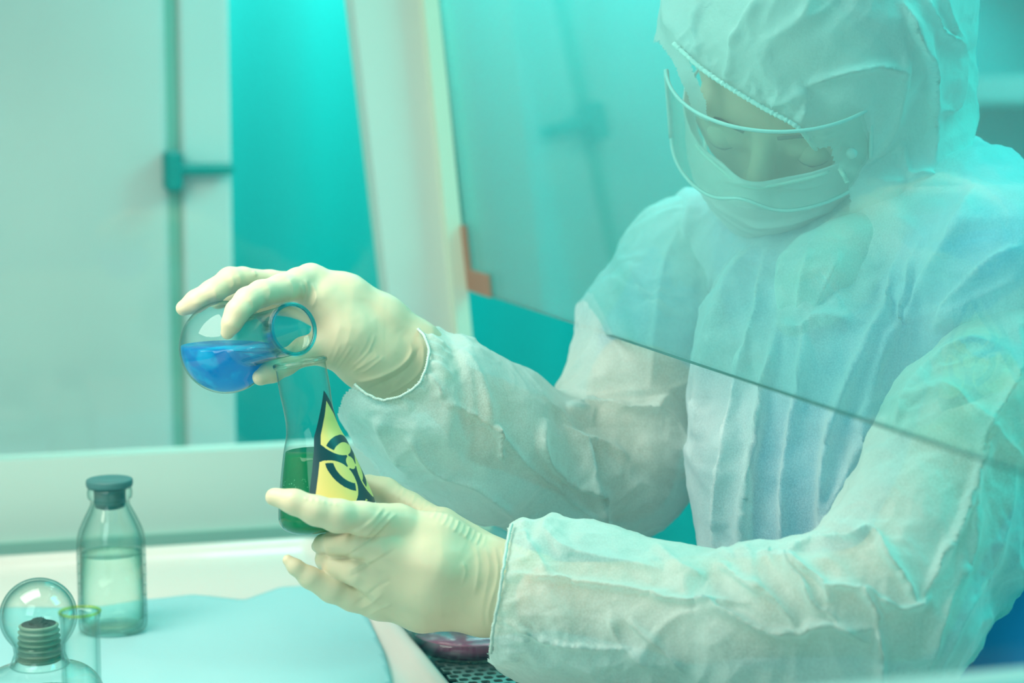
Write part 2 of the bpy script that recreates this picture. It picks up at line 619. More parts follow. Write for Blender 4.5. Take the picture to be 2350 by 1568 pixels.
# numpy value noise
def vnoise(P, seed=0):
    i = np.floor(P).astype(np.int64)
    f = P - i
    f = f * f * f * (f * (f * 6 - 15) + 10)
    def h(a, b, c):
        x = (a * 374761393 + b * 668265263 + c * 2147483647 + seed * 974634777) & 0xffffffff
        x = ((x ^ (x >> 13)) * 1274126177) & 0xffffffff
        x = ((x ^ (x >> 16)) * 2246822519) & 0xffffffff
        return ((x ^ (x >> 15)) & 0xffffff) / float(0xffffff) * 2 - 1
    r = 0
    for dx in (0, 1):
        for dy in (0, 1):
            for dz in (0, 1):
                wgt = (f[:, 0] if dx else 1 - f[:, 0]) * (f[:, 1] if dy else 1 - f[:, 1]) * (f[:, 2] if dz else 1 - f[:, 2])
                r = r + wgt * h(i[:, 0] + dx, i[:, 1] + dy, i[:, 2] + dz)
    return r


def crumple(P, size, seed=0, warp=0.6):
    """creased cloth: sharp ridges from folded noise"""
    q = P / size
    q = q + warp * np.stack([vnoise(q * 0.9 + 7.1, seed + k) for k in range(3)], 1)
    a = 1 - 2.2 * np.abs(vnoise(q, seed + 5))
    b = 1 - 2.2 * np.abs(vnoise(q * 2.1 + 3.3, seed + 6))
    return a * 0.7 + b * 0.3


def pl_dist(X, P):
    """distance to a polyline, and parameter 0..1 along it, and signed side"""
    P = np.asarray(P, float)
    L = np.linalg.norm(np.diff(P, axis=0), axis=1)
    cum = np.concatenate([[0], np.cumsum(L)]) / L.sum()
    best = np.full(len(X), 1e9); par = np.zeros(len(X)); side = np.ones(len(X))
    for i in range(len(L)):
        a, ab = P[i], P[i + 1] - P[i]
        t = np.clip(((X - a) @ ab) / (ab @ ab), 0, 1)
        d = X - a - t[:, None] * ab
        r = np.linalg.norm(d, axis=1)
        mk = r < best
        best[mk] = r[mk]
        par[mk] = (cum[i] + t * (cum[i + 1] - cum[i]))[mk]
        side[mk] = np.sign(ab[0] * d[:, 1] - ab[1] * d[:, 0])[mk]
    return best, par, side


def folds(V, N, FL):
    """FL: (polyline px, width px, height cm, sharpness side). Raises real ridges on the near side of the cloth."""
    X = topx(V)
    view = -V / np.linalg.norm(V, axis=1, keepdims=True)
    face = np.clip((np.sum(N * view, 1) - 0.02) * 4, 0, 1)
    D = np.zeros(len(V))
    for f in FL:
        P, wd, h = f[0], f[1], f[2]
        asym = f[3] if len(f) > 3 else 0
        P = np.asarray(P, float)
        bb = (X[:, 0] > P[:, 0].min() - 3 * wd) & (X[:, 0] < P[:, 0].max() + 3 * wd) & (X[:, 1] > P[:, 1].min() - 3 * wd) & (X[:, 1] < P[:, 1].max() + 3 * wd)
        if not bb.any():
            continue
        sp = spline(P, 5)[:, :2] if len(P) > 2 else P
        r, t, s = pl_dist(X[bb], sp)
        tp = np.clip(np.minimum(t, 1 - t) * 6, 0.0, 1) ** 0.7
        ww = np.where(s * asym > 0, wd * 0.45, wd * 1.25) if asym else wd
        D[bb] += h * tp * (0.75 * np.exp(-(r / ww)) + 0.25 * np.exp(-(r / ww) ** 2)) * 1.0
    return V + N * (D * face)[:, None]


def drop(V, Q, keepf):
    """keep faces whose centre passes keepf(V centre) and compact"""
    c = V[Q].mean(1)
    Q = Q[keepf(c)]
    u, inv = np.unique(Q, return_inverse=True)
    return V[u], inv.reshape(Q.shape)


def largest(V, Q):
    lab = np.arange(len(V))
    E = adj_edges(Q)
    for _ in range(400):
        m = np.minimum(lab[E[:, 0]], lab[E[:, 1]])
        new = lab.copy()
        np.minimum.at(new, E[:, 0], m); np.minimum.at(new, E[:, 1], m)
        new = new[new]
        if (new == lab).all():
            break
        lab = new
    vals, cn = np.unique(lab, return_counts=True)
    k = vals[cn.argmax()]
    Q = Q[(lab[Q] == k).all(1)]
    u, inv = np.unique(Q, return_inverse=True)
    return V[u], inv.reshape(Q.shape)


def in_poly(X, P):
    P = np.asarray(P, float)
    r = np.zeros(len(X), bool)
    j = len(P) - 1
    for i in range(len(P)):
        c = ((P[i, 1] > X[:, 1]) != (P[j, 1] > X[:, 1])) & (X[:, 0] < (P[j, 0] - P[i, 0]) * (X[:, 1] - P[i, 1]) / (P[j, 1] - P[i, 1] + 1e-12) + P[i, 0])
        r ^= c
        j = i
    return r


def solidify(o, t):
    md = o.modifiers.new('thickness', 'SOLIDIFY')
    md.thickness = t
    md.offset = -1
# ------------------------------------------------------------------ the room
TOP = 0.75                      # work surface height
struct(box('floor', (-3, -1.5, -0.05), (4, 4.2, 0), M['floor']))
wb = struct(box('wall_back', (-3, 4.0, 0), (4, 4.1, 2.9), M['teal']))
struct(box('wall_right', (3.4, -1.5, 0), (3.5, 4.0, 2.9), M['teal']))

# cabinet behind the far window: pale door leaf, frame post and latch
cb = thing('storage_cabinet', 'pale green cabinet with a dark latch, seen through the far side window', 'cabinet', (-0.3, 2.1, 0))
box('body', (-1.2, 1.93, 0.0), (0.245, 2.5, 2.3), M['panel'], cb, 0.004)
box('door', (-1.0, 1.905, 0.08), (0.178, 1.928, 2.26), M['panel'], cb, 0.004)
box('door', (0.192, 1.905, 0.08), (0.243, 1.928, 2.26), M['panel'], cb, 0.003)
box('door_seal', (0.178, 1.912, 0.08), (0.192, 1.93, 2.26), M['grey'], cb)
lt = box('latch', (0.172, 1.870, 1.060), (0.190, 1.904, 1.101), M['teal_dark'], cb, 0.003)
box('latch_arm', (0.186, 1.878, 1.076), (0.243, 1.897, 1.088), M['teal_dark'], lt, 0.003)

# teal curtain hanging beside it
V, Q = [], []
nx, nz = 160, 2
for j in range(nz):
    for i in range(nx):
        x = 0.25 + i / (nx - 1) * 0.95
        y = 2.30 + 0.016 * math.sin(i * 0.22) + 0.014 * math.sin(i * 0.09 + 1)
        V.append((x, y, 0.35 + 2.1 * j))
for i in range(nx - 1):
    Q.append([i, i + 1, nx + i + 1, nx + i])
cu = mesh_np('curtain', V, Q, M['teal_cloth'])
solidify(cu, 0.003)
cu['label'] = 'teal curtain hanging in soft folds behind the cabinet window'
cu['category'] = 'curtain'

# bench far behind, seen under the sash edge
bn = thing('side_bench', 'teal bench with a darker top edge, blurred behind the far arm', 'bench', (1.3, 3.0, 0))
box('worktop', (0.5, 2.55, 0.80), (2.6, 3.3, 0.84), M['teal_dark'], bn, 0.005)
box('cupboard', (0.55, 2.6, 0.0), (2.55, 3.3, 0.80), M['teal'], bn, 0.005)

# shelf unit at upper right
sh = thing('wall_shelf', 'pale blurred shelf high on the wall behind the hood', 'shelf', (2.6, 3.3, 1.15))
box('shelf_board', (1.75, 2.7, 1.165), (3.3, 3.2, 1.215), M['plastic'], sh, 0.006)
box('shelf_board', (1.75, 2.7, 1.47), (3.3, 3.2, 1.51), M['plastic'], sh, 0.006)
box('back_panel', (1.75, 3.2, 0.95), (3.3, 3.215, 1.6), M['teal'], sh)
eq = box('equipment_box', (2.02, 2.75, 1.215), (2.6, 3.1, 1.315), M['teal_dark'], None, 0.01)
eq['label'] = 'dark teal case standing on the blurred wall shelf'
eq['category'] = 'case'

# ------------------------------------------------------------------ the safety cabinet
Y0, Y1 = 0.60, 1.64
XF = 0.422                      # foot of the front glass
ZS = CAMZ - 0.1477               # lower edge of the front glass
TI = math.tan(R(6.4))
sk = thing('safety_cabinet', 'white biological safety cabinet with slanted front glass above the gloved arms', 'safety cabinet', (0.1, 1.0, TOP - 0.12))
box('base', (-0.42, Y0 - 0.08, TOP - 0.06), (0.47, Y1 + 0.04, TOP - 0.035), M['white'], sk, 0.004)
box('back_wall', (-0.44, Y0, TOP - 0.03), (-0.42, Y1 + 0.02, TOP + 0.74), M['panel'], sk)
# far side wall: low solid ledge below the window
prism('side_wall', [(-0.42, TOP - 0.035), (0.44, TOP - 0.035), (0.415, TOP + 0.083), (-0.42, TOP + 0.083)], Y1, Y1 + 0.03, M['white'], sk)
zt = TOP + 0.72
def xf(z):
    return XF - TI * (z - ZS)
# slanted front post of the far side wall
za, zb = TOP + 0.083, zt
prism('front_post', [(xf(za) - 0.073, za), (xf(za) - 0.006, za), (xf(zb) - 0.006, zb), (xf(zb) - 0.073, zb)], Y1 - 0.012, Y1 + 0.03, M['white'], sk)
prism('post_strip', [(xf(za) - 0.010, TOP), (xf(za) + 0.004, TOP), (xf(zb) + 0.004, zb), (xf(zb) - 0.010, zb)], Y1 - 0.030, Y1 + 0.02, M['strip'], sk)
prism('side_window', [(-0.42, za), (xf(za) - 0.07, za), (xf(zb) - 0.07, zb), (-0.42, zb)], Y1 + 0.010, Y1 + 0.016, M['window'], sk)
box('side_skirt_seal', (-0.42, Y1 - 0.006, TOP - 0.005), (0.42, Y1, TOP + 0.010), M['grey'], sk)
# front sash
nrm = Vector((math.cos(R(6.4)), 0, math.sin(R(6.4))))
upv = Vector((-math.sin(R(6.4)), 0, math.cos(R(6.4))))
def sash_pt(y, h, t):
    p = Vector((XF, y, ZS)) + upv * h + nrm * t
    return (p.x, y, p.z)
HS = 0.50
TH = 0.004
V = [sash_pt(Y0, 0, 0), sash_pt(Y1 - 0.02, 0, 0), sash_pt(Y1 - 0.02, HS, 0), sash_pt(Y0, HS, 0),
     sash_pt(Y0, 0, TH), sash_pt(Y1 - 0.02, 0, TH), sash_pt(Y1 - 0.02, HS, TH), sash_pt(Y0, HS, TH)]
Q = [[0, 1, 2, 3], [7, 6, 5, 4], [4, 5, 1, 0], [6, 7, 3, 2], [5, 6, 2, 1], [7, 4, 0, 3]]
sash = mesh_np('front_sash', V, Q, [M['sash'], M['sash_edge']], sk, mi=[0, 0, 1, 1, 1, 1], smooth=False)
# brown orange L-shaped corner guard on the far lower corner of the glass
def Lpt(a, h, t):
    return sash_pt(Y1 - 0.022 - a, h, t)
outl = [(0, 0), (0.085, 0), (0.085, 0.020), (0.022, 0.020), (0.022, 0.060), (0, 0.060)]
V = [Lpt(a, h, -0.003) for a, h in outl] + [Lpt(a, h, -0.0002) for a, h in outl]
n = len(outl)
Q = [list(range(n)), list(range(n, 2 * n))[::-1]] + [[i, n + i, n + (i + 1) % n, (i + 1) % n] for i in range(n)]
mesh_np('corner_guard', V, Q, M['orange'], sk, smooth=False)
# near side: clear window in a low frame
box('near_window', (-0.42, Y0, TOP + 0.0), (0.415, Y0 + 0.004, TOP + 0.72), M['near_glass'], sk)
box('near_frame', (-0.42, Y0 - 0.02, TOP - 0.035), (0.47, Y0 - 0.001, 0.919), M['white'], sk, 0.002)
box('hood_top', (-0.44, Y0, TOP + 0.72), (0.36, Y1 + 0.02, TOP + 0.78), M['panel'], sk)
box('lamp_diffuser', (-0.02, Y0 + 0.1, TOP + 0.712), (0.28, Y1 - 0.08, TOP + 0.7195), M['tray'], sk)

# perforated front grille with real holes
gx0, gx1, gy0, gy1 = 0.292, 0.452, Y0 + 0.01, Y1 - 0.005
px_, hx = 0.0088, 0.0062
V, Q = [], []
def plate(z):
    vs, fs = [], []
    ny = int((gy1 - gy0) / px_)
    nxx = int((gx1 - gx0) / px_)
    for j in range(ny):
        off = (j % 2) * px_ * 0.5
        for i in range(nxx):
            cx = gx0 + (i + 0.5) * px_ + off
            cy = gy0 + (j + 0.5) * px_
            o = len(vs)
            h, q, c = px_ / 2, hx / 2, hx / 2 * 0.62
            vs += [(cx - h, cy - h, z), (cx + h, cy - h, z), (cx + h, cy + h, z), (cx - h, cy + h, z)]
            vs += [(cx - c, cy - q, z), (cx + c, cy - q, z), (cx + q, cy - c, z), (cx + q, cy + c, z),
                   (cx + c, cy + q, z), (cx - c, cy + q, z), (cx - q, cy + c, z), (cx - q, cy - c, z)]
            fs += [[o, o + 1, o + 5, o + 4], [o + 1, o + 6, o + 5], [o + 1, o + 2, o + 7, o + 6], [o + 2, o + 8, o + 7],
                   [o + 2, o + 3, o + 9, o + 8], [o + 3, o + 10, o + 9], [o + 3, o, o + 11, o + 10], [o, o + 4, o + 11]]
    return vs, fs
vs, fs = plate(TOP)
gr = mesh_np('front_grille', vs, fs, M['steel'], sk, smooth=False)
solidify(gr, 0.0015)
box('grille_plenum', (gx0, gy0, TOP - 0.034), (0.46, gy1, TOP - 0.022), M['hole'], sk)
box('work_floor', (-0.42, Y0 + 0.005, TOP - 0.034), (0.2895, Y1, TOP - 0.0005), M['steel'], sk)

# ------------------------------------------------------------------ tray with rolled rim
tr = thing('tray', 'white rolled-edge tray covering the work floor of the cabinet', 'tray', (0.0, 1.0, TOP))
tx0, tx1, ty0, ty1, rc = -0.36, 0.282, 0.63, 1.580, 0.03
def rr(inset, z):
    P = []
    r = max(rc - inset, 0.006)
    for (cx, cy, a0) in ((tx1 - inset - r, ty1 - inset - r, 0), (tx0 + inset + r, ty1 - inset - r, 90), (tx0 + inset + r, ty0 + inset + r, 180), (tx1 - inset - r, ty0 + inset + r, 270)):
        for k in range(9):
            a = R(a0 + 90 * k / 8)
            P.append((cx + r * math.cos(a), cy + r * math.sin(a), z))
    return P
rings = [rr(0.004, TOP), rr(0.0, TOP + 0.004), rr(0.0, TOP + 0.010), rr(0.003, TOP + 0.0125), rr(0.007, TOP + 0.0125), rr(0.012, TOP + 0.009), rr(0.018, TOP + 0.0035), rr(0.030, TOP + 0.002)]
V = [p for r_ in rings for p in r_]
n = len(rings[0])
Q = [[k * n + i, k * n + (i + 1) % n, (k + 1) * n + (i + 1) % n, (k + 1) * n + i] for k in range(len(rings) - 1) for i in range(n)]
Q.append([(len(rings) - 1) * n + i for i in range(n)]); Q.append(list(range(n))[::-1])
mesh_np('tray_pan', V, Q, M['tray'], tr)
V = rr(-0.0015, TOP + 0.0005) + rr(-0.0015, TOP + 0.0055) + rr(0.0005, TOP + 0.0055)
Q = [[k * n + i, k * n + (i + 1) % n, (k + 1) * n + (i + 1) % n, (k + 1) * n + i] for k in range(2) for i in range(n)]
mesh_np('edge_band', V, Q, M['tray_band'], tr)  # dark teal band round the foot of the tray

# ------------------------------------------------------------------ pale cyan paper on the tray
def zplane(px, py, z):
    a, b = W(px, py, 50), W(px, py, 200)
    t = (z - a.z) / (b.z - a.z)
    return a + (b - a) * t
shp = [(-700, 1440), (60, 1402), (230, 1400), (330, 1385), (440, 1374), (560, 1385), (640, 1360), (715, 1356), (790, 1390), (845, 1425), (880, 1500), (905, 1590), (960, 1900), (-900, 1900)]
P = np.array([zplane(x, y, TOP + 0.004)[:2] for x, y in shp])
lo, hi = P.min(0), P.max(0)
st = 0.004
gx = np.arange(lo[0], hi[0], st); gy = np.arange(max(lo[1], 0.66), hi[1], st)
XX, YY = np.meshgrid(gx, gy, indexing='ij')
pts = np.stack([XX.ravel(), YY.ravel()], 1)
zz = TOP + 0.0045 + 0.0015 * (1 + vnoise(np.stack([pts[:, 0] * 14, pts[:, 1] * 14, 0 * pts[:, 0]], 1), 3)) + 0.0008 * (1 + vnoise(np.stack([pts[:, 0] * 40, pts[:, 1] * 25, 0 * pts[:, 0]], 1), 5))
V = np.column_stack([pts, zz])
nx_, ny_ = XX.shape
I = np.arange(nx_ * ny_).reshape(nx_, ny_)
Q = np.stack([I[:-1, :-1].ravel(), I[1:, :-1].ravel(), I[1:, 1:].ravel(), I[:-1, 1:].ravel()], 1)
V, Q = drop(V, Q, lambda c: in_poly(c[:, :2], P))
ee = np.sort(np.concatenate([Q[:, [0, 1]], Q[:, [1, 2]], Q[:, [2, 3]], Q[:, [3, 0]]]), 1)
ue, ce = np.unique(ee, axis=0, return_counts=True)
for i in np.unique(ue[ce == 1]):                 # trim the paper edge to a clean cut
    q = V[i, :2]
    if abs(q[1] - gy[0]) < 0.01:
        continue
    bd = None
    for a, b in zip(P, np.roll(P, -1, 0)):
        t = np.clip((q - a) @ (b - a) / ((b - a) @ (b - a)), 0, 1)
        p = a + t * (b - a)
        if bd is None or np.linalg.norm(p - q) < bd[0]:
            bd = (np.linalg.norm(p - q), p)
    if bd[0] < 0.006:
        V[i, :2] = bd[1]
pp = mesh_np('absorbent_sheet', V, Q, M['cyan_cloth'])
solidify(pp, 0.0006)
pp['label'] = 'pale cyan absorbent paper lying wrinkled on the white tray'
pp['category'] = 'paper sheet'

# ------------------------------------------------------------------ infusion bottle
def pieces_profile(k, pts):
    return [(s * k, r * k) for s, r in pts]
pb = zplane(260, 1446, TOP + 0.008)
bt = thing('reagent_bottle', 'clear glass bottle half full of water with a grey rubber stopper', 'bottle', (pb.x, pb.y, TOP + 0.008))
out_p = smooth_prof([(0.0, 0.020), (0.001, 0.0235), (0.006, 0.0248), (0.03, 0.0248), (0.06, 0.0248), (0.072, 0.0238), (0.082, 0.0200), (0.090, 0.0160), (0.094, 0.0142), (0.097, 0.0142), (0.099, 0.0158), (0.103, 0.0162), (0.106, 0.0155)], 5)
in_p = smooth_prof([(0.106, 0.0118), (0.098, 0.0115), (0.090, 0.0135), (0.080, 0.0180), (0.070, 0.0215), (0.06, 0.0225), (0.008, 0.0225), (0.004, 0.018), (0.0035, 0.0)], 5)
lathe('glass_body', [(0, 0)] + out_p + in_p, (pb.x, pb.y, TOP + 0.008), (0, 0, 1), M['green_glass'], bt)
lathe('water', [(0.0042, 0), (0.0045, 0.017), (0.009, 0.0220), (0.058, 0.0221), (0.0575, 0.0215), (0.057, 0)], (pb.x, pb.y, TOP + 0.008), (0, 0, 1), M['clear_water'], bt)
lathe('stopper', smooth_prof([(0.092, 0), (0.092, 0.0105), (0.1065, 0.0114), (0.1068, 0.0160), (0.1105, 0.0168), (0.1125, 0.0160), (0.1130, 0.012), (0.1120, 0)], 3), (pb.x, pb.y, TOP + 0.008), (0, 0, 1), M['stopper'], bt)
# moulded volume marks on both sides
for k in range(7):
    for sgn, nm in ((-1, 0), (1, 0)):
        zc = TOP + 0.02 + 0.0075 * k
        cd = Vector((math.cos(R(-YAW)), math.sin(R(-YAW)), 0)) * sgn
        c = Vector((pb.x, pb.y, zc)) + cd * 0.0243
        tg = Vector((-cd.y, cd.x, 0))
        tube('volume_mark', [c - tg * 0.003, c + cd * 0.0003, c + tg * 0.003], 0.00045, M['grey'], bt, 6)

# ------------------------------------------------------------------ spirit lamp
DL = 110.0
ls = DL / F / 100               # metres per pixel here
pc = W(88, 1414, DL)
bz = TOP + 0.0085
lp = thing('spirit_lamp', 'glass spirit lamp with a round glass dome over its burnt wick', 'spirit lamp', (pc.x, pc.y, bz))
o = (pc.x, pc.y, 0)
zc = pc.z
def pz(py):                     # height for a pixel row on the lamp axis
    return W(88, py, DL).z
dome = [(zc + 0.0231 * math.cos(R(a)), 0.0231 * math.sin(R(a))) for a in np.linspace(0, 128, 26)]
dome += [(pz(1480), 0.0158), (pz(1500), 0.0150), (pz(1520), 0.0168), (pz(1527), 0.0180), (pz(1532), 0.0168)]
dome_in = [(zc + 0.0214 * math.cos(R(a)), 0.0214 * math.sin(R(a))) for a in np.linspace(128, 0, 20)]
lathe('dome_cap', dome + [(pz(1530), 0.0150), (pz(1500), 0.0138), (pz(1482), 0.0146)] + dome_in, o, (0, 0, 1), M['green_glass'], lp)
zb0 = bz
body = smooth_prof([(pz(1526), 0.0150), (pz(1536), 0.0205), (pz(1550), 0.0300), (pz(1585), 0.0370), (pz(1640), 0.0385), (zb0 + 0.018, 0.0370), (zb0 + 0.006, 0.0330), (zb0 + 0.001, 0.029), (zb0, 0.0)], 5)
lathe('reservoir', [(pz(1480), 0.0108), (pz(1480), 0.0120), (pz(1500), 0.0128), (pz(1515), 0.0130)] + body, o, (0, 0, 1), M['green_glass'], lp)
lathe('alcohol', [(zb0 + 0.004, 0), (zb0 + 0.006, 0.031), (zb0 + 0.02, 0.0355), (pz(1660), 0.0365), (pz(1658), 0)], o, (0, 0, 1), M['clear_water'], lp)
hold = [(pz(1520), 0.0), (pz(1520), 0.0120)]
for k, y in enumerate(np.linspace(1518, 1440, 70)):
    hold.append((pz(y), 0.0128 - 0.0012 * k / 70 + 0.0007 * math.sin(k / 69 * 2 * math.pi * 6)))
hold += [(pz(1436), 0.0118), (pz(1433), 0.0108), (pz(1434), 0.0)]
lathe('char_ring', [(pz(1437), 0), (pz(1436.5), 0.0100), (pz(1432.5), 0.0102), (pz(1432), 0)], o, (0, 0, 1), M['wick'], lp)
lathe('wick_holder', hold, o, (0, 0, 1), M['ceramic'], lp)
wk = smooth_prof([(pz(1440), 0.0058), (pz(1430), 0.0056), (pz(1425), 0.0044), (pz(1421), 0.003), (pz(1419), 0)], 4)
wb_ = lathe_bm([(pz(1440), 0)] + wk, o, (0, 0, 1), 40)
for v in wb_.verts:
    d = 1 + 0.25 * math.sin(37 * v.co.x * 100 + 11 * v.co.z * 300)
    v.co.z += 0.0008 * math.sin(v.co.x * 2600) * math.cos(v.co.y * 2100)
bm_obj('wick', wb_, M['wick'], lp)

# ------------------------------------------------------------------ small glass cylinder with yellow rim
DT = 104.0
pt_ = W(183, 1400, DT)
gt = thing('glass_cylinder', 'empty narrow glass cylinder with a yellow-tinted rim in front of the spirit lamp', 'glass cylinder', (pt_.x, pt_.y, bz))
H = pt_.z - bz
lathe('glass_wall', [(0, 0), (0, 0.0095), (0.002, 0.0110), (H - 0.006, 0.0110), (H - 0.002, 0.0117), (H - 0.002, 0.0100), (H - 0.008, 0.0094), (0.004, 0.0093), (0.003, 0)], (pt_.x, pt_.y, bz), (0, 0, 1), M['glass'], gt)
lathe('rim', torus_ring(0.01135, 0.0008, H - 0.001), (pt_.x, pt_.y, bz), (0, 0, 1), M['yellow_glass'], gt)

# ------------------------------------------------------------------ petri dish
pd = zplane(1082, 1484, TOP + 0.001)
pd.z = TOP + 0.001
pe = thing('petri_dish', 'round clear culture dish with dark pink medium on the steel grille', 'petri dish', tuple(pd))
lathe('dish_base', [(0, 0), (0, 0.042), (0.012, 0.0435), (0.0122, 0.0425), (0.0015, 0.0412), (0.0012, 0)], pd, (0, 0, 1), M['glass'], pe)
lathe('culture_medium', [(0.0014, 0), (0.0014, 0.0408), (0.0065, 0.041), (0.0065, 0)], pd, (0, 0, 1), M['red'], pe)
lathe('lid', [(0.0045, 0.0445), (0.0045, 0.0455), (0.0140, 0.0458), (0.0155, 0.0445), (0.0155, 0), (0.0145, 0), (0.0145, 0.0440), (0.0135, 0.0447)], pd, (0, 0, 1), M['glass'], pe)

# ------------------------------------------------------------------ conical flask with warning sticker
DC = 114.0
cs = DC / F / 100
ra, rb = W(688, 830, DC), W(752, 1185, DC + 0.6)
axc = (rb - ra).normalized()
prof_px = [(0, 57), (-3, 60.5), (2, 63), (7, 62), (12, 58), (30, 58), (60, 58.5), (95, 57), (125, 56.5), (150, 58.5), (170, 63), (200, 74), (250, 89), (300, 102), (330, 109), (352, 112), (368, 108), (380, 96), (388, 78), (390, 60)]
prof_o = smooth_prof([(a * cs, b * cs) for a, b in prof_px], 4)
cf = thing('conical_flask', 'conical flask of green liquid with a biohazard sticker, held in the near hand', 'conical flask', tuple(rb))
prof_i = smooth_prof([(a * cs, (b - 5) * cs) for a, b in prof_px[5:-1]] + [(383 * cs, 0)], 4)
lathe('flask_body', prof_o + [(391 * cs, 0)], ra, axc, M['glass'], cf, 96)
bm = lathe_bm([(12 * cs, 0)] + prof_i, ra, axc, 96)
zl = W(700, 1040, DC).z
bmesh.ops.remove_doubles(bm, verts=bm.verts[:], dist=1e-6)
r_ = bmesh.ops.bisect_plane(bm, geom=bm.verts[:] + bm.edges[:] + bm.faces[:], plane_co=(0, 0, zl), plane_no=(0, 0, 1), clear_outer=True)
bmesh.ops.holes_fill(bm, edges=[e for e in bm.edges if e.is_boundary])
bm_obj('green_liquid', bm, M['green_liq'], cf)
lathe('rim_ring', torus_ring(61 * cs, 2.2 * cs, 2 * cs), ra, axc, M['green_glass'], cf, 96)
def rad_at(s):
    P = np.array(prof_o)
    k = P[:, 0].argsort()
    return np.interp(s, P[k, 0], P[k, 1])
# tiny bubbles inside the green liquid
rng = np.random.RandomState(4)
camx = Vector(CM.col[0][:3]); camz = Vector(CM.col[2][:3])
xa = (camx - axc * camx.dot(axc)).normalized()
ya = (camz - axc * camz.dot(axc)); ya = (ya - xa * ya.dot(xa)).normalized()     # towards the viewer side
bm = bmesh.new()
for _ in range(95):
    s = rng.uniform(255, 315) * cs
    a = R(rng.uniform(100, 168))
    r = (rad_at(s) - 0.00055)
    p = ra + axc * s + (xa * math.cos(a) + ya * math.sin(a)) * r
    bmesh.ops.create_icosphere(bm, subdivisions=1, radius=rng.uniform(0.00012, 0.00030), matrix=Matrix.Translation(p))
bb = bm_obj('bubbles', bm, M['bubble'], cf)
bb['kind'] = 'stuff'

# sticker: equilateral warning triangle wrapped round the cone
def biohaz(u, v):
    """True where the printed symbol is dark; u right, v up, unit = symbol module"""
    dark = np.zeros(u.shape, bool); cut = np.zeros(u.shape, bool); inn = np.zeros(u.shape, bool)
    rr_ = np.hypot(u, v)
    for a in (90, 210, 330):
        ca, sa = math.cos(R(a)), math.sin(R(a))
        d = np.hypot(u - 11 * ca, v - 11 * sa)
        dark |= d < 15
        e = np.hypot(u - 15 * ca, v - 15 * sa)
        cut |= e < 11.2
        inn |= e < 10.0
        # slot outwards and horn gap
        al = u * ca + v * sa; pe_ = np.abs(-u * sa + v * ca)
        cut |= (al > 0) & (pe_ < 0.6) & (rr_ < 7)
        cut |= (al > 14) & (pe_ < 2.2)
    dark &= ~cut & (rr_ > 3)
    ring = (rr_ > 9.6) & (rr_ < 13.2) & inn
    return dark | ring
NS = 300
SIDE = 0.0905
HT = SIDE * math.sqrt(3) / 2
S_TOP = 72 * cs                 # apex height along the flask axis
A_APEX = math.acos(min(1, (757 - 700) / 59.0))     # azimuth of the apex seen by the viewer
A_MID = R(26)
V = []; idx = {}
Q = []; mi = []
st = HT / NS
for j in range(NS + 1):
    vdown = j * st
    half = vdown / math.sqrt(3)
    s = S_TOP + vdown * 0.965
    r = rad_at(s) + 0.00035
    bub = 0.00022 * math.exp(-((vdown - 0.016) / 0.003) ** 2)
    n_h = max(1, int(round(half / st)))
    for i in range(-n_h, n_h + 1):
        x = half * i / n_h
        a = A_MID - x / max(r, 0.0175) + R(12) * math.exp(-vdown / 0.02)
        p = ra + axc * s + (xa * math.cos(a) + ya * math.sin(a)) * (r + bub * (1 if abs(i) < n_h * 0.8 else 0))
        idx[(j, i)] = len(V)
        V.append(tuple(p))
for j in range(NS):
    a0 = max(1, int(round(j * st / math.sqrt(3) / st))); a1 = max(1, int(round((j + 1) * st / math.sqrt(3) / st)))
    for i in range(-a0, a0):
        Q.append([idx[(j, i)], idx[(j, i + 1)], idx[(j + 1, min(a1, i + 1 + (1 if i + 1 > 0 and i + 1 == a0 and a1 > a0 else 0)))], idx[(j + 1, max(-a1, i - (1 if i == -a0 and a1 > a0 else 0)))]])
        x = (i + 0.5) / a0 * (j + 0.5) * st / math.sqrt(3)
        vd = (j + 0.5) * st
        edge = min((vd / math.sqrt(3) - abs(x)) * math.cos(R(30)), HT - vd)
        vc = HT * 0.625
        k = 33.0 / (HT * 0.60)
        dk = biohaz(np.array([x * k]), np.array([(vc - vd) * k]))[0]
        mi.append(1 if (edge < 0.0036 or dk) else 0)
mesh_np('warning_sticker', V, Q, [M['yellow'], M['black']], cf, mi=mi)

# ------------------------------------------------------------------ round flask with blue liquid
bc, mc = W(519, 797, 119.0), W(676, 755, 112.6)
axr = (mc - bc).normalized()
Lr = (mc - bc).length
rB = 107 * 119 / F / 100
rf = thing('round_flask', 'round-bottomed flask of blue liquid tilted to pour, held in the far hand', 'round flask', tuple(bc))
arc = [(-rB * math.cos(R(a)), rB * math.sin(R(a))) for a in np.linspace(0, 128, 30)]
neck = [(rB * 0.80, 0.0192), (rB * 0.98, 0.0168), (rB * 1.2, 0.0160), (Lr - 0.012, 0.0158), (Lr - 0.003, 0.0160)]
lathe('flask_body', arc + smooth_prof(neck, 4) + smooth_prof([(Lr - 0.003, 0.0146), (rB * 1.2, 0.0146), (rB * 0.9, 0.0165)], 3), bc, axr, M['glass'], rf, 96)
lathe('rim', torus_ring(0.01560, 0.00125, Lr - 0.001, 14), bc, axr, M['rim_glass'], rf, 96)
lathe('rim_bead', torus_ring(0.0168, 0.0007, Lr - 0.0025, 10), bc, axr, M['glass'], rf, 96)
k = (rB - 0.0012) / rB
bm = lathe_bm([(a * k, b * k) for a, b in arc[:-1]] + [(rB * 0.80, 0.0175), (rB * 0.98, 0.0154), (Lr - 0.016, 0.0144), (Lr - 0.016, 0)], bc, axr, 96)
bmesh.ops.remove_doubles(bm, verts=bm.verts[:], dist=1e-6)
zl = W(519, 793, 119).z
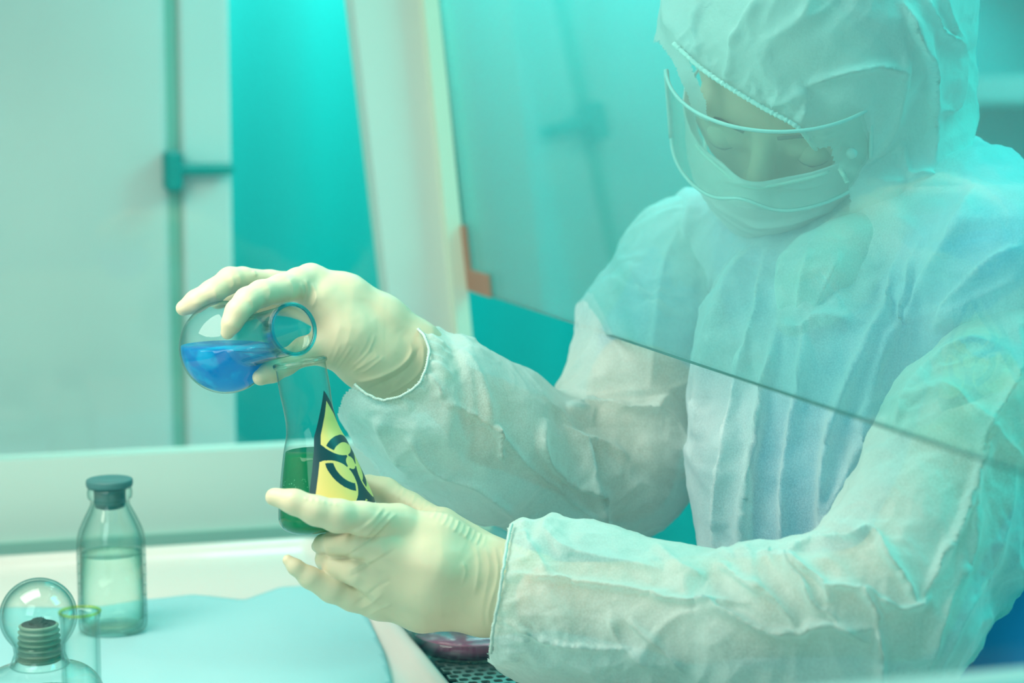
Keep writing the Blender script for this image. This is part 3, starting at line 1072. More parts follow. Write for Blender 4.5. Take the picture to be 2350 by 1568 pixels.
bmesh.ops.bisect_plane(bm, geom=bm.verts[:] + bm.edges[:] + bm.faces[:], plane_co=(0, 0, zl), plane_no=(0, 0, 1), clear_outer=True)
bmesh.ops.holes_fill(bm, edges=[e for e in bm.edges if e.is_boundary])
bm_obj('blue_liquid', bm, M['blue_liq'], rf)

# ------------------------------------------------------------------ chair
ch = thing('office_chair', 'bright blue upholstered chair behind the worker, low at the right edge', 'chair', (0.72, 1.18, 0))
def pad(name, lo, hi, m, parent):
    o = box(name, lo, hi, m, parent, 0.018)
    for p in o.data.polygons:
        p.use_smooth = True
    return o
pad('backrest', (0.82, 1.05, 0.60), (0.88, 1.38, 0.92), M['chair'], ch)
for yy in (0.985, 1.375):
    pad('armrest', (0.565 if yy < 1.1 else 0.66, yy, 0.46), (0.86, yy + 0.034, 0.862), M['chair'], ch)
pad('seat', (0.40, 1.00, 0.40), (0.84, 1.40, 0.46), M['chair'], ch)
tube('gas_lift', [(0.62, 1.2, 0.10), (0.62, 1.2, 0.42)], 0.025, M['steel'], ch, 16)
tube('back_bracket', [(0.80, 1.2, 0.43), (0.905, 1.2, 0.45), (0.90, 1.2, 0.75)], 0.014, M['steel'], ch, 10)
for k in range(5):
    a = R(72 * k + 20)
    e = (0.62 + 0.27 * math.cos(a), 1.2 + 0.27 * math.sin(a), 0.055)
    lg = tube('leg', [(0.62, 1.2, 0.10), e], 0.016, M['steel'], ch, 10)
    lathe('caster', [(-0.012, 0), (-0.012, 0.024), (0.012, 0.024), (0.012, 0)], (e[0], e[1], 0.025), (-math.sin(a), math.cos(a), 0), M['stopper'], lg, 20)
# ------------------------------------------------------------------ the person
H0 = K(1850, 127, 127.0)
f_ = np.array([-.42, -.72, .55]); f_ /= np.linalg.norm(f_)          # camera space, z towards the viewer
e_ = np.array([1, -.27, .45]); e_ -= f_ * (e_ @ f_); e_ /= np.linalg.norm(e_)
u_ = np.cross(f_, e_)
if u_[1] < 0:
    u_ = -u_
AX = np.array([e_, f_, u_])
def Hp(e, f, u):
    return H0 + e * e_ + f * f_ + u * u_
def hrc(a, b, ra, rb, k=0.8):
    return ('rc', Hp(*a), Hp(*b), ra, rb, k)

def hemline(V, line, r, parent, step=2, lift=0.12):
    """soft elastic band sewn along a cut edge of the cloth"""
    X = topx(V)
    pts = []
    line = np.asarray(line, float) + (rg.uniform(-1.6, 1.6, np.shape(line)) if step == 1 else 0)
    for p in line[::step]:
        d2 = np.linalg.norm(X - p, axis=1)
        near_ = d2 < max(14, np.sort(d2)[8])
        q = V[near_]
        pts.append(K(p[0], p[1], -q[:, 2].max() - lift))
    pts = np.array(pts)
    for _ in range(3):
        z = pts[:, 2].copy()
        z[1:-1] = (z[:-2] + 2 * z[1:-1] + z[2:]) / 4
        pts = pts * (z / pts[:, 2])[:, None]
    dense = spline(pts, 8)
    rs = [r * (1 + 0.20 * math.sin(i * 1.9) + 0.15 * math.sin(i * 3.7)) for i in range(len(dense))]
    return tube('elastic_hem', [Vector(p) for p in c2w(dense)], r, M['cuff'] if step == 1 else M['hem'], parent, 8, rs=rs)


person = thing('person', 'person in a translucent white hooded coverall, goggles and face mask pouring between two flasks', 'person', (0.62, 1.2, 0.48))

# --- body (head, neck, torso, arms) one continuous surface
head = [ell(Hp(0, -0.3, 2.0), AX, [7.3, 9.2, 8.2]), ell(Hp(0, 2.6, -4.4), AX, [5.9, 6.3, 7.4], 1.5), ell(Hp(0, 5.6, -9.0), AX, [3.0, 2.8, 2.6], 1.6),
        hrc((-4.0, 7.4, 0.9), (4.0, 7.4, 0.9), 1.3, 1.3, 1.0), hrc((-3.4, 7.0, -2.6), (-5.2, 5.2, -2.4), 1.4, 1.2, 0.9), hrc((3.4, 7.0, -2.6), (5.2, 5.2, -2.4), 1.4, 1.2, 0.9),
        hrc((0, 8.6, 0.0), (0, 10.2, -3.4), 0.6, 1.0, 0.7), hrc((-1.1, 9.2, -3.9), (1.1, 9.2, -3.9), 0.6, 0.6, 0.4),
        hrc((-1.8, 8.5, -6.4), (1.8, 8.5, -6.4), 0.55, 0.55, 0.4), hrc((-1.6, 8.3, -7.3), (1.6, 8.3, -7.3), 0.6, 0.6, 0.35),
        hrc((-4.2, 7.0, -0.9), (-2.2, 7.7, -0.9), 1.05, 1.15, 0.3), hrc((4.2, 7.0, -0.9), (2.2, 7.7, -0.9), 1.05, 1.15, 0.3),
        hrc((7.2, -0.6, 0.3), (6.9, -0.2, -4.0), 1.0, 0.7, 0.5), hrc((-7.2, -0.6, 0.3), (-6.9, -0.2, -4.0), 1.0, 0.7, 0.5)]
torso_b = chain([(1960, 270, 128.5, 160), (2060, 540, 129, 165), (2110, 760, 129, 280), (2100, 1050, 130, 320), (2080, 1350, 131, 300), (2060, 1650, 131, 330), (2040, 1900, 131, 350)], 3.0)
torso_b += chain([(1640, 640, 140, 130), (2090, 640, 129, 150), (2290, 710, 119, 130)], 3.0)
arm_far_b = chain([(1620, 660, 140, 150), (1480, 900, 135, 125), (1430, 1080, 132, 110), (1130, 970, 127, 92), (980, 860, 124.2, 62), (900, 800, 123.2, 48), (820, 750, 122.5, 36)], 1.2)
arm_near_b = chain([(2300, 720, 118.8, 130), (2230, 1050, 113, 130), (2060, 1380, 109, 125), (1600, 1400, 111, 112), (1220, 1362, 114.6, 72), (1110, 1340, 114.7, 48), (1030, 1310, 114.7, 40)], 1.2)
V, Q = solid([head + torso_b + arm_far_b + arm_near_b], 0.30, sm=2)
body = mesh_np('body', c2w(V), Q, M['skin'], person)
# closed hair cap under the hood
V, Q = solid([[ell(Hp(0, -1.4, 2.6), AX, [7.9, 8.9, 8.3])]], 0.35)
hr = mesh_np('hair', c2w(V), Q, M['hair'], person)
# eyes, looking down, half covered by the lids
for sx in (-1, 1):
    ec = Hp(3.15 * sx, 7.45, -1.25)
    V, Q = solid([[ell(ec - 0.15 * f_ , AX, [1.2, 1.2, 1.2])]], 0.08, extra=0.4)
    ey = mesh_np('eye', c2w(V), Q, M['eye'], person)
    V, Q = solid([[ell(ec + 0.72 * f_ - 0.62 * u_, AX, [0.5, 0.42, 0.42])]], 0.05, extra=0.3)
    mesh_np('iris', c2w(V), Q, M['iris'], ey)
    # upper lid folded down over the eye
    lid = [Hp(3.15 * sx + a, 7.45 + math.sqrt(max(0, 1.32 ** 2 - a * a)) * math.cos(R(b)), -1.25 + math.sqrt(max(0, 1.32 ** 2 - a * a)) * math.sin(R(b))) for b in np.linspace(80, -22, 12) for a in np.linspace(-1.3, 1.3, 14)]
    I = np.arange(12 * 14).reshape(12, 14)
    lq = np.stack([I[:-1, :-1].ravel(), I[:-1, 1:].ravel(), I[1:, 1:].ravel(), I[1:, :-1].ravel()], 1)
    lo_ = mesh_np('eyelid', c2w(np.array(lid)), lq, M['skin'], person)
    solidify(lo_, 0.0008)
    tube('eyelashes', [Vector(p) for p in c2w(np.array(lid[-14:]) + 0.05 * f_)], 0.0006, M['hair'], lo_, 6)
    # brow
    pts = [Hp(sx * a, b, c) for a, b, c in ((1.2, 9.05, 0.5), (2.6, 8.95, 0.95), (4.2, 8.1, 0.8), (5.2, 7.0, 0.2))]
    tube('eyebrow', [Vector(p) for p in c2w(spline(pts, 4))], 0.0014, M['hair'], person, 6)

# --- scrub top under the coverall
scr = chain([(2110, 640, 129, 210), (2120, 760, 129, 325), (2100, 1050, 130, 345), (2080, 1350, 131, 330), (2070, 1600, 131, 345)], 3.0)
scr += chain([(1640, 640, 140, 170), (2110, 640, 129, 200), (2305, 690, 118.2, 178)], 3.0)
scr += chain([(1640, 640, 140, 170), (1530, 810, 137, 155)], 1.5) + chain([(2310, 700, 118.5, 165), (2275, 900, 116, 140)], 1.5)
V, Q = solid([scr], 0.45)
N = normals(V, Q)
V = V + N * (0.25 * crumple(V, 5.0, 3))[:, None]
mesh_np('scrub_top', c2w(V), Q, M['scrubs'], person)

# --- coverall: torso, legs
tor = chain([(1960, 640, 129, 200), (1975, 850, 128, 350), (1990, 1050, 129, 385), (2030, 1350, 130, 365), (2040, 1650, 131, 400), (2040, 1900, 131, 430)], 2.5)
tor += chain([(1640, 620, 140, 185), (1900, 600, 133, 180), (2150, 590, 127, 250), (2330, 640, 118, 225)], 3.0)
tor += chain([(1800, 600, 131, 110), (1760, 800, 126, 120), (1740, 1050, 124, 125), (1740, 1260, 124, 120)], 2.0)
V, Q = solid([tor], 0.26, sm=2)
N = normals(V, Q)
V = V + N * (0.55 * crumple(V * [1, 0.45, 1], 6.5, 11) + 0.22 * crumple(V, 3.2, 12))[:, None]
N = normals(V, Q)
FT = [([(1765, 560), (1745, 700), (1705, 850), (1660, 1080), (1640, 1290)], 16, 1.1, 1),
      ([(1800, 740), (1770, 860), (1725, 1060), (1705, 1290)], 14, 1.0, -1),
      ([(1780, 730), (1830, 760), (1880, 730), (1950, 740)], 16, 0.7, 0),
      ([(1850, 740), (1830, 900), (1800, 1100), (1795, 1290)], 15, 0.9, 1),
      ([(1590, 440), (1570, 600), (1548, 750), (1545, 900)], 18, 0.9, 0),
      ([(2075, 570), (2030, 700), (1960, 840), (1900, 1000), (1880, 1250)], 18, 1.2, 1),
      ([(2120, 540), (2080, 700), (2010, 860), (1960, 1060)], 14, 0.8, -1),
      ([(1720, 560), (1660, 700), (1610, 860), (1600, 1010)], 20, 0.9, 0),
      ([(1660, 520), (1640, 640), (1590, 740)], 14, 0.5, 0),
      ([(2350, 560), (2270, 600), (2190, 680), (2140, 760)], 14, 0.7, 1),
      ([(2250, 420), (2200, 520), (2130, 640), (2060, 800)], 16, 0.8, 0),
      ([(2340, 640), (2230, 690), (2150, 750)], 10, 0.5, 0),
      ([(2020, 860), (1980, 1000), (1900, 1180), (1850, 1290)], 16, 0.8, 1)]
V = folds(V, N, FT)
N = normals(V, Q)
# neck opening for the head
V, Q = drop(V, Q, lambda c: ~((np.linalg.norm(c - Hp(0, -0.5, 0), axis=1) < 11.6)))
V, Q = largest(V, Q)
cover = mesh_np('coverall', c2w(V), Q, M['suit_body'], person)

def wr(p, r):
    return (p, r)
def wchain(pts, k=3.0):
    """world metre points -> camera space chain"""
    inv = np.linalg.inv(CMn)
    q = []
    for p, r in pts:
        c = (inv[:3, :3] @ np.array(p) + inv[:3, 3]) * 100
        q.append((c, r * 100))
    return [('rc', a, b, ra, rb, k) for (a, ra), (b, rb) in zip(q, q[1:])]
hipc = W(2040, 1900, 131)
hz = 0.605
legs = wchain([((hipc.x, hipc.y, hz), 0.13), ((hipc.x - 0.05, hipc.y + 0.10, hz - 0.015), 0.092), ((hipc.x - 0.42, hipc.y + 0.13, hz - 0.03), 0.07), ((hipc.x - 0.38, hipc.y + 0.13, 0.10), 0.058)])
legs += wchain([((hipc.x, hipc.y, hz), 0.13), ((hipc.x - 0.05, hipc.y - 0.10, hz - 0.015), 0.092), ((hipc.x - 0.42, hipc.y - 0.13, hz - 0.03), 0.07), ((hipc.x - 0.38, hipc.y - 0.13, 0.10), 0.058)])
V, Q = solid([legs], 0.7)
N = normals(V, Q)
V = V + N * (0.7 * crumple(V, 8, 21))[:, None]
mesh_np('trouser_legs', c2w(V), Q, M['suit'], cover)
for sy in (0.13, -0.13):
    x, y = hipc.x - 0.38, hipc.y + sy
    V, Q = solid([wchain([((x + 0.03, y, 0.065), 0.05), ((x - 0.10, y, 0.045), 0.042), ((x - 0.17, y, 0.035), 0.033)], 2.0)], 0.4)
    sf = c2w(V); sf[:, 2] = np.maximum(sf[:, 2], 0.001)
    mesh_np('shoe_cover', sf, Q, M['hem'], person)

# --- hood
hood = [ell(Hp(0.9, -1.2, 2.2), AX, [10.2, 11.3, 10.4], 2.0)]
hood += [ell(Hp(-5.2, 3.0, 3.0), AX, [4.0, 5.2, 5.6], 2.5), ell(Hp(6.5, 1.0, -3.0), AX, [4.6, 6.0, 6.5], 2.5)]
hood += chain([(2120, 200, 126, 110), (2105, 400, 125, 125), (2030, 460, 125, 85)], 2.0)
hood += chain([(1975, 430, 122.5, 60), (2060, 455, 122.5, 80), (2140, 420, 123, 80)], 1.5)
hood += chain([(2060, 470, 127, 110), (1980, 600, 128, 130)], 3.0)
V, Q = solid([hood], 0.2, sm=2)
N = normals(V, Q)
V = V + N * (0.36 * crumple(V, 5.4, 31, 0.8) + 0.08 * crumple(V, 2.2, 33) + 0.02 * crumple(V, 0.9, 34))[:, None]
N = normals(V, Q)
FH = [([(2065, 0), (2100, 70), (2135, 160), (2142, 300), (2140, 390)], 11, 0.75, 1),
      ([(2120, -20), (2150, 60), (2200, 110), (2190, 240), (2140, 250)], 12, 0.7, -1),
      ([(2160, -20), (2180, 50), (2215, 120)], 10, 0.5, 1),
      ([(1850, 200), (1880, 185), (1960, 165), (2030, 155), (2080, 170)], 9, 0.7, 1),
      ([(1852, 200), (1846, 240), (1845, 290), (1870, 330)], 9, 0.45, -1),
      ([(1850, 205), (1800, 230), (1760, 235)], 12, 0.45, 0),
      ([(2085, 110), (2070, 220), (2040, 320), (1960, 400)], 10, 0.4, 0),
      ([(2070, 320), (2085, 400), (2140, 395)], 9, 0.5, 0),
      ([(1690, 60), (1680, 120), (1670, 190)], 9, 0.4, 0),
      ([(1740, -10), (1700, 60), (1680, 110)], 12, 0.45, 1),
      ([(1950, 500), (2010, 520), (2100, 505), (2200, 450)], 12, 0.5, 0),
      ([(1990, 410), (2060, 420), (2130, 400), (2190, 410)], 9, 0.4, 0),
      ([(2210, 350), (2180, 440), (2140, 520)], 10, 0.5, 1),
      ([(1600, 10), (1590, 60), (1605, 130)], 9, 0.3, 0)]
# gathers running away from the elastic edge
rg = np.random.RandomState(8)
edge = spline([(1545, 100), (1610, 158), (1680, 205), (1755, 250), (1830, 292), (1875, 345), (1925, 385), (1945, 420)], 6)
for t in np.linspace(0.02, 0.98, 30):
    i = int(t * (len(edge) - 2))
    p = edge[i]; d = edge[i + 1] - edge[i]; d = d / np.linalg.norm(d)
    nn = np.array([d[1], -d[0]])
    ln = rg.uniform(28, 70)
    FH.append(([tuple(p - nn * 4), tuple(p + nn * ln * 0.5 + d * rg.uniform(-6, 6)), tuple(p + nn * ln + d * rg.uniform(-14, 14))], rg.uniform(3.0, 5.5), rg.uniform(0.12, 0.25), 0))
V = folds(V, N, FH)
OPEN = [(1585, 150), (1565, 112)] + [tuple(p) for p in edge[2:]] + [(1952, 470), (1940, 520), (1750, 620), (1560, 560), (1580, 350), (1632, 335), (1618, 230)]
LEFT = [(1400, 100), (1512, 95), (1545, 140), (1590, 250), (1600, 345), (1560, 560), (1400, 560)]
HEM = [(2260, 270), (2246, 280), (2205, 420), (2142, 524), (2050, 540), (1950, 530), (1935, 545), (1700, 700), (1900, 1000), (2500, 1000), (2500, 270)]
def keep_hood(c):
    x = topx(c)
    rel = c - H0
    front = rel @ f_
    return ~(in_poly(x, OPEN) & (front > -1.0)) & ~(in_poly(x, LEFT) & (front > -1.0)) & ~in_poly(x, HEM) & ~((front > 2.0) & (rel @ u_ < 1) & (np.abs(rel @ e_ + 1.0) < 6.0))
V, Q = drop(V, Q, keep_hood)
V, Q = largest(V, Q)
hd = mesh_np('hood', c2w(V), Q, M['hood'], cover)
# elastic hem following the opening edge: nearest hood vertices give the depth
hemline(V, edge, 0.0016, hd)

# --- neck flap and zip placket
V, Q = solid([chain([(1960, 575, 121.5, 75), (1870, 650, 121.5, 72), (1822, 735, 121.5, 36)], 2.0) + chain([(2120, 540, 124, 60), (2040, 565, 123, 70), (1900, 620, 121.5, 80)], 2.0)], 0.16)
N = normals(V, Q)
V = V + N * (0.2 * crumple(V, 3.0, 41))[:, None]
V = folds(V, normals(V, Q), [([(1800, 590), (1790, 650), (1800, 730)], 8, 0.4, 0), ([(1860, 570), (1840, 650), (1830, 740)], 8, 0.4, 0), ([(1930, 580), (1890, 660), (1850, 740)], 8, 0.4, 0)])
mesh_np('neck_flap', c2w(V), Q, M['suit'], cover)

# --- sleeves
near = chain([(1110, 1362, 114.6, 140), (1200, 1366, 114.4, 158), (1300, 1385, 113.5, 170), (1450, 1420, 112, 163), (1600, 1450, 110.5, 160), (1800, 1455, 108.5, 182), (1950, 1425, 107.5, 185), (2045, 1385, 107.5, 188)], 2.0)
near += chain([(2045, 1385, 107.5, 188), (2120, 1210, 109, 172), (2190, 1050, 111, 168), (2245, 970, 112.5, 178), (2330, 900, 114, 165)], 2.0)
near += chain([(2330, 900, 114.5, 160), (2390, 760, 117, 200)], 2.0)
near += chain([(2060, 1480, 108.5, 105), (2200, 1250, 111, 150), (2330, 1050, 114, 180)], 2.0)
near += chain([(1680, 1345, 108.6, 66), (1745, 1330, 108.2, 66), (1775, 1360, 107.8, 60)], 0.9)
near += chain([(1845, 1335, 107.6, 74), (1915, 1310, 107.4, 68), (1975, 1262, 107.6, 66), (2000, 1190, 108.4, 62)], 0.9)
V, Q = solid([near], 0.14, sm=2)
N = normals(V, Q)
V = V + N * (0.38 * crumple(V, 5.2, 51, 0.9) + 0.10 * crumple(V, 2.2, 52, 0.8) + 0.025 * crumple(V, 1.0, 53))[:, None]
N = normals(V, Q)
FN = [([(1165, 1322), (1250, 1328), (1400, 1348), (1500, 1368), (1600, 1386), (1725, 1386)], 9, 0.65, 1),
      ([(1195, 1215), (1225, 1270), (1262, 1325)], 9, 0.45, 0),
      ([(1240, 1205), (1290, 1260), (1400, 1290), (1520, 1310)], 12, 0.4, 1),
      ([(1160, 1420), (1240, 1462), (1330, 1482), (1455, 1490)], 8, 0.5, -1),
      ([(1440, 1420), (1480, 1460), (1530, 1500), (1570, 1545)], 9, 0.5, 1),
      ([(1600, 1380), (1650, 1400), (1760, 1440), (1830, 1448), (1870, 1432), (1950, 1440), (2008, 1440)], 10, 1.0, -1),
      ([(2010, 1436), (2013, 1500), (2015, 1590)], 8, 1.1, 1),
      ([(1795, 1282), (1860, 1320), (1895, 1350), (1905, 1385)], 9, 0.8, 1),
      ([(1895, 1362), (1950, 1352), (1988, 1378), (2010, 1420), (2006, 1440)], 9, 0.9, 1),
      ([(1960, 1345), (2020, 1372), (2060, 1395), (2100, 1388), (2138, 1368)], 10, 0.9, -1),
      ([(1960, 1235), (1998, 1225), (2030, 1270), (2070, 1330), (2100, 1388)], 10, 0.9, 1),
      ([(1795, 1278), (1850, 1250), (1920, 1238), (2000, 1228)], 10, 0.7, -1),
      ([(2290, 960), (2245, 1070), (2205, 1180), (2150, 1290), (2108, 1385)], 9, 0.9, 1),
      ([(2350, 820), (2320, 900), (2260, 990), (2240, 1080)], 9, 0.8, -1),
      ([(2050, 1000), (2090, 900), (2150, 830), (2220, 790), (2290, 790)], 12, 0.6, 0),
      ([(1640, 1292), (1700, 1330), (1780, 1385), (1830, 1442)], 12, 0.7, 1),
      ([(1740, 1268), (1800, 1290), (1850, 1350), (1880, 1400), (1900, 1395)], 10, 0.8, -1),
      ([(1500, 1250), (1560, 1300), (1620, 1330)], 12, 0.4, 0),
      ([(1400, 1400), (1420, 1470), (1500, 1540)], 12, 0.4, 0),
      ([(2240, 1100), (2230, 1250), (2170, 1400), (2120, 1560)], 11, 0.6, 0),
      ([(2330, 1050), (2290, 1250), (2200, 1430), (2140, 1560)], 11, 0.5, 0),
      ([(2230, 930), (2290, 1000), (2350, 1060)], 11, 0.5, 0),
      ([(2150, 880), (2200, 910), (2240, 960), (2270, 1000)], 11, 0.5, 1),
      ([(1890, 1395), (1940, 1440), (2000, 1480)], 9, 0.5, 0)]
for t in np.linspace(0.03, 0.97, 18):
    y = 1195 + t * 330
    x = 1150 - 22 * math.sin(t * 3.1)
    FN.append(([(x, y), (x + 25, y + rg.uniform(-4, 4)), (x + rg.uniform(45, 90), y + rg.uniform(-14, 14))], rg.uniform(4, 7), rg.uniform(0.08, 0.2), 0))
V = folds(V, N, FN)
def cuffcut(pa, pb, side, jag, seed):
    a, b = np.array(pa, float), np.array(pb, float)
    nn = np.array([(b - a)[1], -(b - a)[0]]); nn /= np.linalg.norm(nn)
    def f(c):
        x = topx(c)
        ang = vnoise(np.stack([c[:, 1] * 1.6, c[:, 2] * 1.6, c[:, 0] * 0], 1), seed) * jag
        return ((x - a) @ nn) * side > ang
    return f
V, Q = drop(V, Q, cuffcut((1172, 1200), (1124, 1500), 1, 7, 5))
V, Q = largest(V, Q)
# draw the cuff end in towards the wrist
ax0 = K(1150, 1355, 114.6); ax1 = K(1300, 1385, 113.5)
def tighten(V, a, b, L, amt):
    ab = (b - a) / np.linalg.norm(b - a)
    t = (V - a) @ ab
    w_ = np.clip(1 - t / L, 0, 1) ** 2
    c = a + t[:, None] * ab
    return c + (V - c) * (1 - amt * w_)[:, None]
V = tighten(V, ax0, ax1, 1.6, 0.13)
sl = mesh_np('sleeve', c2w(V), Q, M['suit'], cover)
hemline(V, spline([(1174, 1203), (1163, 1250), (1156, 1300), (1149, 1350), (1140, 1400), (1131, 1450), (1126, 1498)], 4)[:, :2], 0.0010, sl, 1, 0.02)

far = chain([(830, 900, 124.2, 60), (905, 890, 123.2, 118), (975, 930, 124, 160), (1130, 1015, 127, 168), (1300, 1085, 130, 156), (1410, 1085, 132, 148), (1440, 1050, 132.5, 146)], 2.0)
far += chain([(1440, 1060, 132, 150), (1462, 900, 134, 160), (1500, 780, 136, 165), (1590, 620, 139, 150), (1680, 560, 139, 130)], 2.0)
V, Q = solid([far], 0.17, sm=2)
N = normals(V, Q)
V = V + N * (0.42 * crumple(V, 5.2, 61, 0.9) + 0.10 * crumple(V, 2.2, 62, 0.8) + 0.02 * crumple(V, 1.0, 63))[:, None]
N = normals(V, Q)
FF = [([(1010, 920), (1100, 960), (1135, 990), (1200, 1060), (1290, 1130), (1380, 1210)], 9, 0.5, 1),
      ([(1130, 970), (1145, 1010), (1152, 1058)], 6, 0.6, 1),
      ([(985, 860), (1010, 890), (1015, 915)], 6, 0.4, 0),
      ([(960, 850), (1000, 840), (1040, 870)], 7, 0.3, 0),
      ([(930, 1000), (1000, 1080), (1100, 1120), (1200, 1200)], 10, 0.5, 0),
      ([(1060, 800), (1100, 870), (1130, 970)], 12, 0.5, 0),
      ([(1250, 960), (1240, 1030), (1300, 1100), (1380, 1130), (1390, 1190)], 12, 0.8, 1),
      ([(1290, 975), (1340, 1020), (1360, 1100), (1400, 1220)], 12, 0.7, -1),
      ([(1300, 930), (1400, 930), (1480, 935), (1540, 900)], 14, 0.9, -1),
      ([(1480, 940), (1530, 950), (1570, 1010), (1590, 1090)], 14, 0.6, 0),
      ([(1330, 1010), (1400, 1030), (1440, 1060)], 8, 0.6, 1),
      ([(1440, 600), (1470, 680), (1530, 740)], 12, 0.5, 0),
      ([(1560, 520), (1520, 620), (1500, 760), (1490, 900)], 14, 0.5, 1),
      ([(860, 960), (900, 1040), (940, 1090)], 10, 0.4, 0)]
for t in np.linspace(0.02, 0.98, 22):
    x = 985 - t * 105; y = 765 + t * 155
    FF.append(([(x, y), (x + 22, y + 14 + rg.uniform(-5, 5)), (x + rg.uniform(35, 70), y + rg.uniform(20, 45))], rg.uniform(3.5, 6), rg.uniform(0.10, 0.24), 0))
V = folds(V, N, FF)
CUFF = [(500, 400), (900, 600), (940, 742), (972, 768), (983, 800), (981, 835), (964, 876), (930, 905), (900, 916), (872, 918), (842, 905), (815, 884), (790, 905), (760, 1000), (500, 1000)]
V, Q = drop(V, Q, lambda c: ~in_poly(topx(c) + 2.5 * np.stack([vnoise(c * 3, 7), vnoise(c * 3, 8)], 1), CUFF))
V, Q = largest(V, Q)
sl2 = mesh_np('sleeve', c2w(V), Q, M['suit'], cover)
hemline(V, spline(CUFF[2:12], 3)[:, :2], 0.0010, sl2, 1, 0.02)

# --- near glove (left hand) around the conical flask
palm = chain([(912, 1205, 113.2, 42), (1010, 1240, 113.6, 55), (1130, 1300, 114.4, 58), (1230, 1330, 114.6, 62)], 0.9)
palm += chain([(885, 1265, 112.6, 46), (1000, 1300, 112.8, 60), (1130, 1345, 114.2, 66)], 0.9)
palm += chain([(872, 1330, 113.0, 48), (985, 1350, 113.4, 62), (1120, 1375, 114.4, 66), (1230, 1370, 114.8, 64)], 0.9)
palm += chain([(872, 1378, 114.2, 42), (970, 1395, 114.6, 50), (1110, 1402, 114.8, 50), (1220, 1400, 115.0, 52)], 0.9)
palm += chain([(1010, 1215, 115.6, 48), (1130, 1300, 115.6, 56)], 0.9)
index_f = chain([(630, 1141, 110.3, 21), (676, 1152, 109.9, 28), (725, 1172, 109.9, 33), (775, 1184, 110.3, 37), (830, 1190, 111.2, 37), (912, 1200, 112.9, 43)], 0.35)
thumb_f = chain([(846, 1112, 118.8, 24), (884, 1128, 118.6, 30), (940, 1166, 117.8, 34), (1010, 1215, 116.2, 44), (1090, 1265, 115.6, 48)], 0.4)
middle_f = chain([(728, 1254, 115.6, 14), (742, 1250, 114.2, 22), (770, 1246, 112.8, 29), (820, 1248, 112.0, 32), (885, 1258, 112.4, 42)], 0.3)
ring_f = chain([(748, 1262, 116.0, 20), (750, 1284, 114.6, 25), (772, 1300, 113.2, 30), (820, 1312, 112.4, 33), (875, 1328, 112.8, 42)], 0.3)
little_f = chain([(661, 1286, 112.2, 13), (678, 1302, 112.2, 18), (712, 1326, 112.5, 25), (760, 1352, 113.0, 30), (810, 1370, 113.6, 33), (872, 1380, 114.2, 41)], 0.3)
V, Q = solid([palm, index_f, thumb_f, middle_f, ring_f, little_f], 0.095, kjoin=0.55, sm=3)
N = normals(V, Q)
FG = [([(700, 1222), (760, 1225), (810, 1218), (850, 1190)], 5, -0.10), ([(812, 1222), (850, 1200), (880, 1165)], 5, 0.10),
      ([(830, 1240), (862, 1205), (895, 1172)], 4, 0.09), ([(800, 1268), (850, 1235), (890, 1195), (910, 1180)], 5, 0.12),
      ([(755, 1278), (790, 1280), (830, 1255), (870, 1225), (895, 1200)], 4, -0.11), ([(792, 1328), (830, 1310), (870, 1285), (910, 1260)], 5, -0.09),
      ([(800, 1310), (850, 1288), (890, 1262)], 5, 0.09), ([(808, 1392), (840, 1370), (870, 1345), (900, 1330)], 4, -0.08),
      ([(820, 1400), (850, 1385), (880, 1360)], 5, 0.08), ([(845, 1412), (870, 1398), (900, 1385)], 4, 0.07),
      ([(1112, 1245), (1122, 1310), (1105, 1400), (1108, 1445)], 7, 0.05), ([(1135, 1252), (1142, 1320), (1122, 1400), (1125, 1448)], 5, 0.07),
      ([(1152, 1258), (1160, 1320), (1142, 1400), (1140, 1448)], 4, 0.10), ([(1090, 1250), (1098, 1300), (1088, 1370)], 6, 0.06),
      ([(1060, 1290), (1068, 1310), (1060, 1340)], 4, 0.05)]
for i, t in enumerate(np.linspace(0, 1, 17)):           # puckered upper seam
    x = 915 + t * 200; y = 1118 + t * 118
    FG.append(([(x, y - 6), (x - 4, y + 8), (x - 12, y + 22)], 3.2, 0.04 + 0.03 * (i % 2)))
for t in np.linspace(0, 1, 6):
    x = 700 + t * 70
    FG.append(([(x, 1140 + t * 12), (x + 4, 1150 + t * 12)], 3, 0.05))
V = V + N * (0.020 * crumple(V, 1.6, 71))[:, None]
V = folds(V, N, FG)
mesh_np('glove', c2w(V), Q, M['latex'], person)

# --- far glove (right hand) holding the round flask
palm = chain([(712, 642, 121.0, 34), (790, 690, 121.8, 58), (870, 745, 122.6, 66), (950, 800, 123.2, 62), (1010, 850, 124, 60)], 0.9)
palm += chain([(735, 690, 120.3, 44), (800, 770, 121.0, 62), (870, 820, 122.2, 68), (940, 860, 123.2, 55)], 0.9)
palm += chain([(770, 790, 120.6, 50), (835, 835, 121.6, 52), (890, 862, 122.8, 52), (960, 900, 124, 48)], 0.9)
palm += chain([(690, 665, 124.5, 40), (790, 720, 124.6, 58), (880, 780, 124.6, 60)], 0.9)
index_f = chain([(522, 764, 114.9, 16), (532, 742, 114.7, 22), (545, 716, 114.9, 27), (568, 690, 115.6, 29), (600, 674, 116.6, 30), (645, 664, 118.2, 33), (685, 652, 119.8, 36), (716, 644, 121.0, 35)], 0.35)
middle_f = chain([(421, 708, 119.2, 18), (450, 692, 119.2, 25), (488, 670, 119.6, 27), (528, 643, 120.6, 29), (556, 640, 121.4, 26), (620, 648, 123.0, 27), (700, 662, 124.2, 38)], 0.3)
ring_f = chain([(500, 690, 124.6, 20), (560, 664, 125.6, 24), (640, 662, 126.0, 28), (720, 690, 125.6, 36)], 0.3)
little_f = chain([(560, 720, 126.8, 18), (620, 700, 127.2, 22), (690, 705, 127.0, 26), (760, 735, 126.2, 36)], 0.3)
